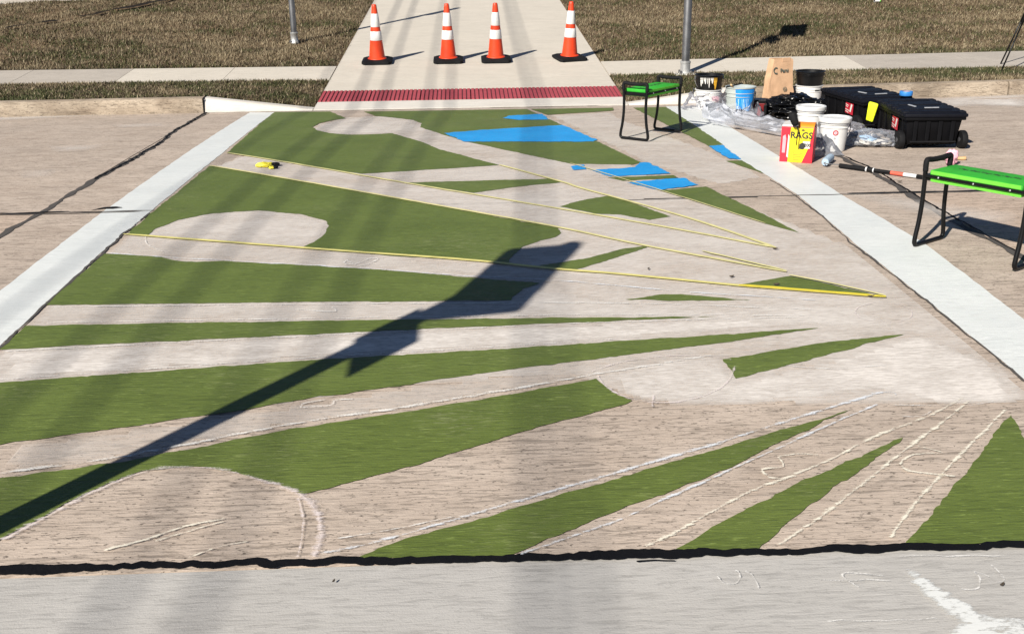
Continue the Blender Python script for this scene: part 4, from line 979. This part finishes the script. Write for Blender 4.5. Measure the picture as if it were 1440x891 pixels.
# ---------------------------------------------------------------- rolling totes
def make_tote(loc, rz, label):
    t = empty('rolling_tote', loc, rz, label, 'storage tote', 'black rolling totes')
    L, Wd, H = .86, .50, .35                     # length along +Y, wheels at the -Y end
    MB().box((0, .0, .165), (Wd-.05, L-.06, .255), 0, .90, .018).build('body', m_tote, t, True, angle=35)
    for s in (-1, 1):
        for k in range(5): MB().box((s*(Wd/2-.030), -.30+k*.15, .17), (.018, .035, .22), 0, .92, .005).build('side_rib', m_tote, t)
    for k in range(4): MB().box((-.15+k*.10, -(L/2-.034), .17), (.035, .018, .22), 0, .92, .005).build('end_rib', m_tote, t)
    MB().box((0, -(L/2-.028), .075), (Wd-.13, .022, .012), 0, 1, .003).build('axle_lip', m_silver if False else m_rubber, t)
    MB().box((0, 0, .288), (Wd-.012, L-.02, .030), 0, 1, .008).build('rim', m_tote, t, True, angle=35)
    lid = MB().box((0, 0, .318), (Wd+.01, L, .034), 0, 1, .013).build('lid', m_tote_lid, t, True, angle=35)
    MB().box((0, 0, .340), (Wd-.10, L-.12, .022), 0, 1.08, .008).build('raised_panel', m_tote_lid, lid, True, angle=35)
    for s in (-1, 1):
        for k in range(6): MB().box((s*(Wd/2-.025), -.34+k*.136, .340), (.055, .075, .020), 0, 1.15, .007).build('lid_rib', m_tote_lid, lid, True, angle=35)
    for k in range(3): MB().box((0, -.26+k*.26, .352), (Wd-.16, .05, .012), 0, 1.05, .005).build('cross_rib', m_tote_lid, lid, True, angle=35)
    MB().box((-.10, -.12, .3615), (.018, .11, .008), R(10), 1, .002).build('latch_highlight', m_silver, lid)  # pale bars paint the highlights of the lid latches
    MB().box((.02, -.24, .3615), (.12, .014, .008), R(4), 1, .002).build('latch_highlight', m_silver, lid)
    for s in (-1, 1):
        w = empty('wheel', (s*(Wd/2+.004), -(L/2-.075), .085)); w.parent = t
        b = MB().lathe([(.058, -.022), (.080, -.022), (.085, -.014), (.085, .014), (.080, .022), (.058, .022)], 28); b.v = [(z, x, y) for x, y, z in b.v]; b.build('tyre', m_rubber, w, True, angle=40)
        b = MB().lathe([(.012, -.026), (.022, -.024), (.024, -.014), (.052, -.012), (.060, -.020), (.060, .020), (.052, .012), (.024, .014), (.022, .024), (.012, .026)], 28); b.v = [(z, x, y) for x, y, z in b.v]; b.build('rim', m_pgrey if False else simple('dark_grey_rim', (.05, .05, .055), .45), w, True, angle=40)
    x = -(Wd/2-.010)
    lab = MB().add([(x-.004, -.10, .16), (x-.004, -.25, .15), (x-.004, -.25, .265), (x-.004, -.10, .265)], [(0, 1, 2, 3)]).build('label', m_labelred, t)
    b = MB()
    for z, y0, y1 in ((.245, -.105, -.16), (.228, -.11, -.15), (.195, -.105, -.18), (.175, -.11, -.17)):
        b.add([(x-.006, y0, z), (x-.006, y1, z-.012), (x-.006, y1, z-.004), (x-.006, y0, z+.008)], [(0, 1, 2, 3)])
    b.add([(x-.006, -.185, .18), (x-.006, -.21, .175), (x-.006, -.235, .255), (x-.006, -.205, .26)], [(0, 1, 2, 3)])
    b.build('label_lettering', m_boxwhite, lab)
    t.scale = (1, 1, .88)
    return t
make_tote((3.83, 8.66, zr(8.6)), R(-4), 'black rolling tote with both wheels showing, in front of the other tote')
make_tote((3.74, 9.63, zr(9.6)), R(7), 'black rolling tote behind the other, beside the crumpled bin bag')
# things on and at the totes
rl = empty('tape_roll', (3.93, 9.18, zr(9.2)+.322), 0, 'blue masking tape roll lying on the lid of the rear tote', 'tape roll')
MB().lathe([(.036, 0), (.055, 0), (.057, .004), (.057, .034), (.055, .038), (.036, .038), (.036, 0)], 28, cap=False).build('tape', simple('blue_masking_tape', (.03, .20, .55), .5), rl, True, angle=40)
MB().lathe([(.0335, .001), (.0358, .001), (.0358, .037), (.0335, .037), (.0335, .001)], 28, cap=False).build('card_core', m_kraft, rl, True, angle=40)
b = MB().box((0, 0, .085), (.085, .030, .165), 0, .85, .014)
b.v = [(x*(1+.25*mnoise.noise(Vector((x*30, z*22, 1)))), y*(1+.5*mnoise.noise(Vector((x*40, z*30, 4)))), z) for x, y, z in b.v]
yg = b.build('work_glove', m_neon, None, True, angle=60); yg.location = (3.535, 8.965, zr(9)+.13); yg.rotation_euler = (0, R(10), R(-50))
tag(yg, 'neon yellow folded glove hanging between the two black totes', 'glove')

# ---------------------------------------------------------------- paint roller on its pole, brush, rag, tape roll
rp = empty('paint_roller', (2.90, 7.45, zr(7.4)), 0, 'paint roller with blue-grey nap on a black pole with red and white bands', 'paint roller')
def rel(x, y, z): return Vector((x-2.90, y-7.45, z+zr(y)-zr(7.4)))
MB().tube([rel(2.70, 7.62, .036), rel(2.715, 7.655, .036), rel(2.80, 7.80, .036), rel(2.815, 7.825, .036)], [.026, .030, .030, .026], 16).build('roller_cover', m_nap, rp, True, angle=50)
MB().tube(smoothpath([rel(2.70, 7.62, .036), rel(2.685, 7.585, .034), rel(2.73, 7.575, .03), rel(2.80, 7.555, .028)], 5), .004, 6).build('wire_frame', m_galv, rp, True)
A, Bv = rel(2.79, 7.557, .022), rel(3.345, 6.985, .020)
def seg(name, m, a, c, r): MB().tube([A.lerp(Bv, a), A.lerp(Bv, c)], r, 10).build(name, m, rp, True, angle=50)
seg('grip', m_rubber, 0, .26, .017); seg('band', m_pwhite, .262, .275, .018); seg('collar', m_pblack, .277, .33, .019); seg('band', m_pwhite, .332, .342, .018)
seg('pole', m_pblack, .342, .50, .014); seg('red_band', simple('red_band', (.62, .10, .06), .5), .50, .62, .0145); seg('white_band', m_pwhite, .62, .74, .0145); seg('pole_end', m_pblack, .74, 1, .014)
pr = crumple('paint_rag', m_pink, (.045, .035, .06), 41, .26, None, (36, 24), 1.2); pr.location = (3.66, 7.60, zr(7.6)); tag(pr, 'pink stained rag bunched on the concrete behind the outer bench', 'rag')
br = empty('paint_brush', (3.80, 7.78, zr(7.78)), R(-6), 'small paint brush with bare wooden handle beside the pink rag', 'brush')
MB().tube([(-.06, 0, .016), (-.02, 0, .016), (.03, 0, .014), (.055, 0, .016), (.062, 0, .016)], [.010, .011, .014, .017, .010], 10).build('handle', m_wood, br, True)
MB().box((-.075, 0, .016), (.034, .044, .014), 0, 1, .003).build('ferrule', m_galv, br); MB().box((-.115, 0, .016), (.05, .05, .013), 0, 1, .004).build('bristles', m_rubber, br)
yt = empty('yellow_tape_wad', (-1.585, 8.06, zr(8.06)+.005), R(10), 'wad of bright yellow tape lying on the bare strip inside the stripe', 'tape wad')
o = crumple('wad', m_yellow, (.058, .045, .018), 51, .25, yt, (32, 20), 1.0)
o = crumple('loose_end', m_yellow, (.022, .03, .009), 55, .3, yt, (24, 14), 1.0); o.location = (.055, -.09, 0)
MB().box((.088, .01, .014), (.045, .05, .02), .4, 1, .004).build('dark_scrap', m_rubber, yt); MB().box((.085, -.10, .010), (.03, .028, .012), .9, 1, .003).build('dark_scrap', m_rubber, yt)
MB().box((.078, .085, .008), (.025, .018, .010), .2, 1, .002).build('dark_scrap', m_rubber, yt)

# tape strips that mask the edges of the stripes
TL = {'strip_b_top': ('pale yellow tape edging the far side of the bare strip with the yellow wad', m_tape_pale, .026),
      'strip_a_low': ('pale yellow tape edging the near side of the bare strip below the blue patches', m_tape_pale, .026),
      'strip_b_low': ('yellow tape edging the near side of the bare strip with the yellow wad', m_tape_pale, .026),
      'strip_c_top': ('yellow tape along the bare strip that cuts the large pale circle', m_tape, .028),
      'strip_a_up': ('pale tape along the green wedge below the blue patches', m_tape_pale, .012),
      'short': ('short pale tape piece beside the long tape near its narrow end', m_tape_pale, .018),
      'g19up': ('pale tape on the far edge of the narrow green wedge point', m_tape_pale, .016)}
for i, (k, pts) in enumerate(TAPES.items()):
    lab, m, w = TL[k]; o = ribbon('tape_strip', pts, w, .0088+.0006*i, m, None, .12, .003, .06)
    tag(o, lab, 'tape', 'masking tape strips')
o = ribbon('tape_strip', [(1.62, 4.86), (1.9, 4.70), (2.03, 4.60)][0:0] or [TAPES['strip_c_top'][-2], TAPES['strip_c_top'][-1]], .026, .0135, m_tape_bright, None, .1, .003, .05)
tag(o, 'bright yellow tape piece under the narrow green wedge point', 'tape', 'masking tape strips')

# ---------------------------------------------------------------- tripod, litter, leaves
tp = empty('tripod', (7.02, 12.95, zv(7.0, 12.95)), 0, 'thin black tripod standing across the sidewalk edge beyond the totes', 'tripod')
TA = Vector((.12, .0, 1.30))
for f in ((6.61-7.02, 12.72-12.95), (6.90-7.02, 13.32-12.95), (7.62-7.02, 12.98-12.95)):
    gz = (zv(7.02+f[0], 12.95+f[1]) if 12.95+f[1] < 13.1 else zp(12.95+f[1])+.006)-zv(7.0, 12.95)
    lg = MB().tube([Vector((f[0], f[1], gz+.004)), Vector((f[0], f[1], gz)).lerp(TA, .45)], .010, 8).build('lower_leg', m_pblack, tp, True)
    MB().tube([Vector((f[0], f[1], gz)).lerp(TA, .42), TA], .014, 8).build('upper_leg', m_pblack, tp, True)
MB().lathe([(.04, 1.27), (.045, 1.30), (.03, 1.34), (.015, 1.36), (.015, 1.45), (.04, 1.46), (.04, 1.48)], 16, (TA.x, TA.y, 0)).build('head', m_pblack, tp, True, angle=40)
lt = empty('paper_cup', (7.41, 19.0, zl(7.41, 19.0)+.02), 0, 'crushed white cup with green rim lying in the grass', 'cup')
b = MB().lathe([(.03, 0), (.042, .10), (.044, .10), (.040, .0)], 18); b.v = [(z-.05, x, y*.8+.035) for x, y, z in b.v]; b.build('cup_wall', m_pwhite, lt, True, angle=50)
b = MB().lathe([(.043, .085), (.046, .088), (.046, .104), (.043, .104)], 18, cap=False); b.v = [(z-.05, x, y*.8+.035) for x, y, z in b.v]; b.build('cup_rim', m_seat2, lt, True)
m_leaf = simple('dry_leaf', (.06, .045, .03), .9)
def leaf(x, y, s, rz, lab):
    n = 8; vs = [(s*math.cos(2*math.pi*k/n), .42*s*math.sin(2*math.pi*k/n), .004+.012*s/.03*abs(math.cos(2*math.pi*k/n))) for k in range(n)]
    o = MB().prism([(v[0], v[1]) for v in vs], 0, .002).build('dry_leaf', m_leaf, None); 
    for i, v in enumerate(o.data.vertices): v.co.z += .35*s*abs(v.co.x/s)**2
    o.location = (x, y, zr(y)+.009); o.rotation_euler = (0, 0, rz); tag(o, lab, 'leaf', 'dry leaves')
for x, y, s, rz, lab in ((-.48, 2.20, .013, .3, 'dark leaf scrap on the smooth apron'), (-.40, 2.46, .007, 1.2, 'tiny dark scrap just below the black seam'), (1.42, 2.33, .010, .6, 'dark leaf scrap beside the white powder spill'),
                         (-.75, 2.06, .008, .2, 'small dark leaf scrap in the soft cable shadow on the apron'), (3.03, 7.02, .020, 0, 'dark leaf scrap between the roller pole and the joint'),
                         (1.33, 4.97, .016, .4, 'dark scrap beside the short pale tape'), (.93, 5.13, .012, 1, 'dark scrap on bare concrete below the taped strip'), (1.52, 4.83, .018, .2, 'dark scrap beside the narrow green wedge'),
                         (1.92, 4.62, .018, .1, 'dark scrap beyond the bright yellow tape end'), (1.69, 5.44, .018, -.5, 'dark scrap at the meeting point of two tapes')):
    leaf(x, y, s, rz, lab)
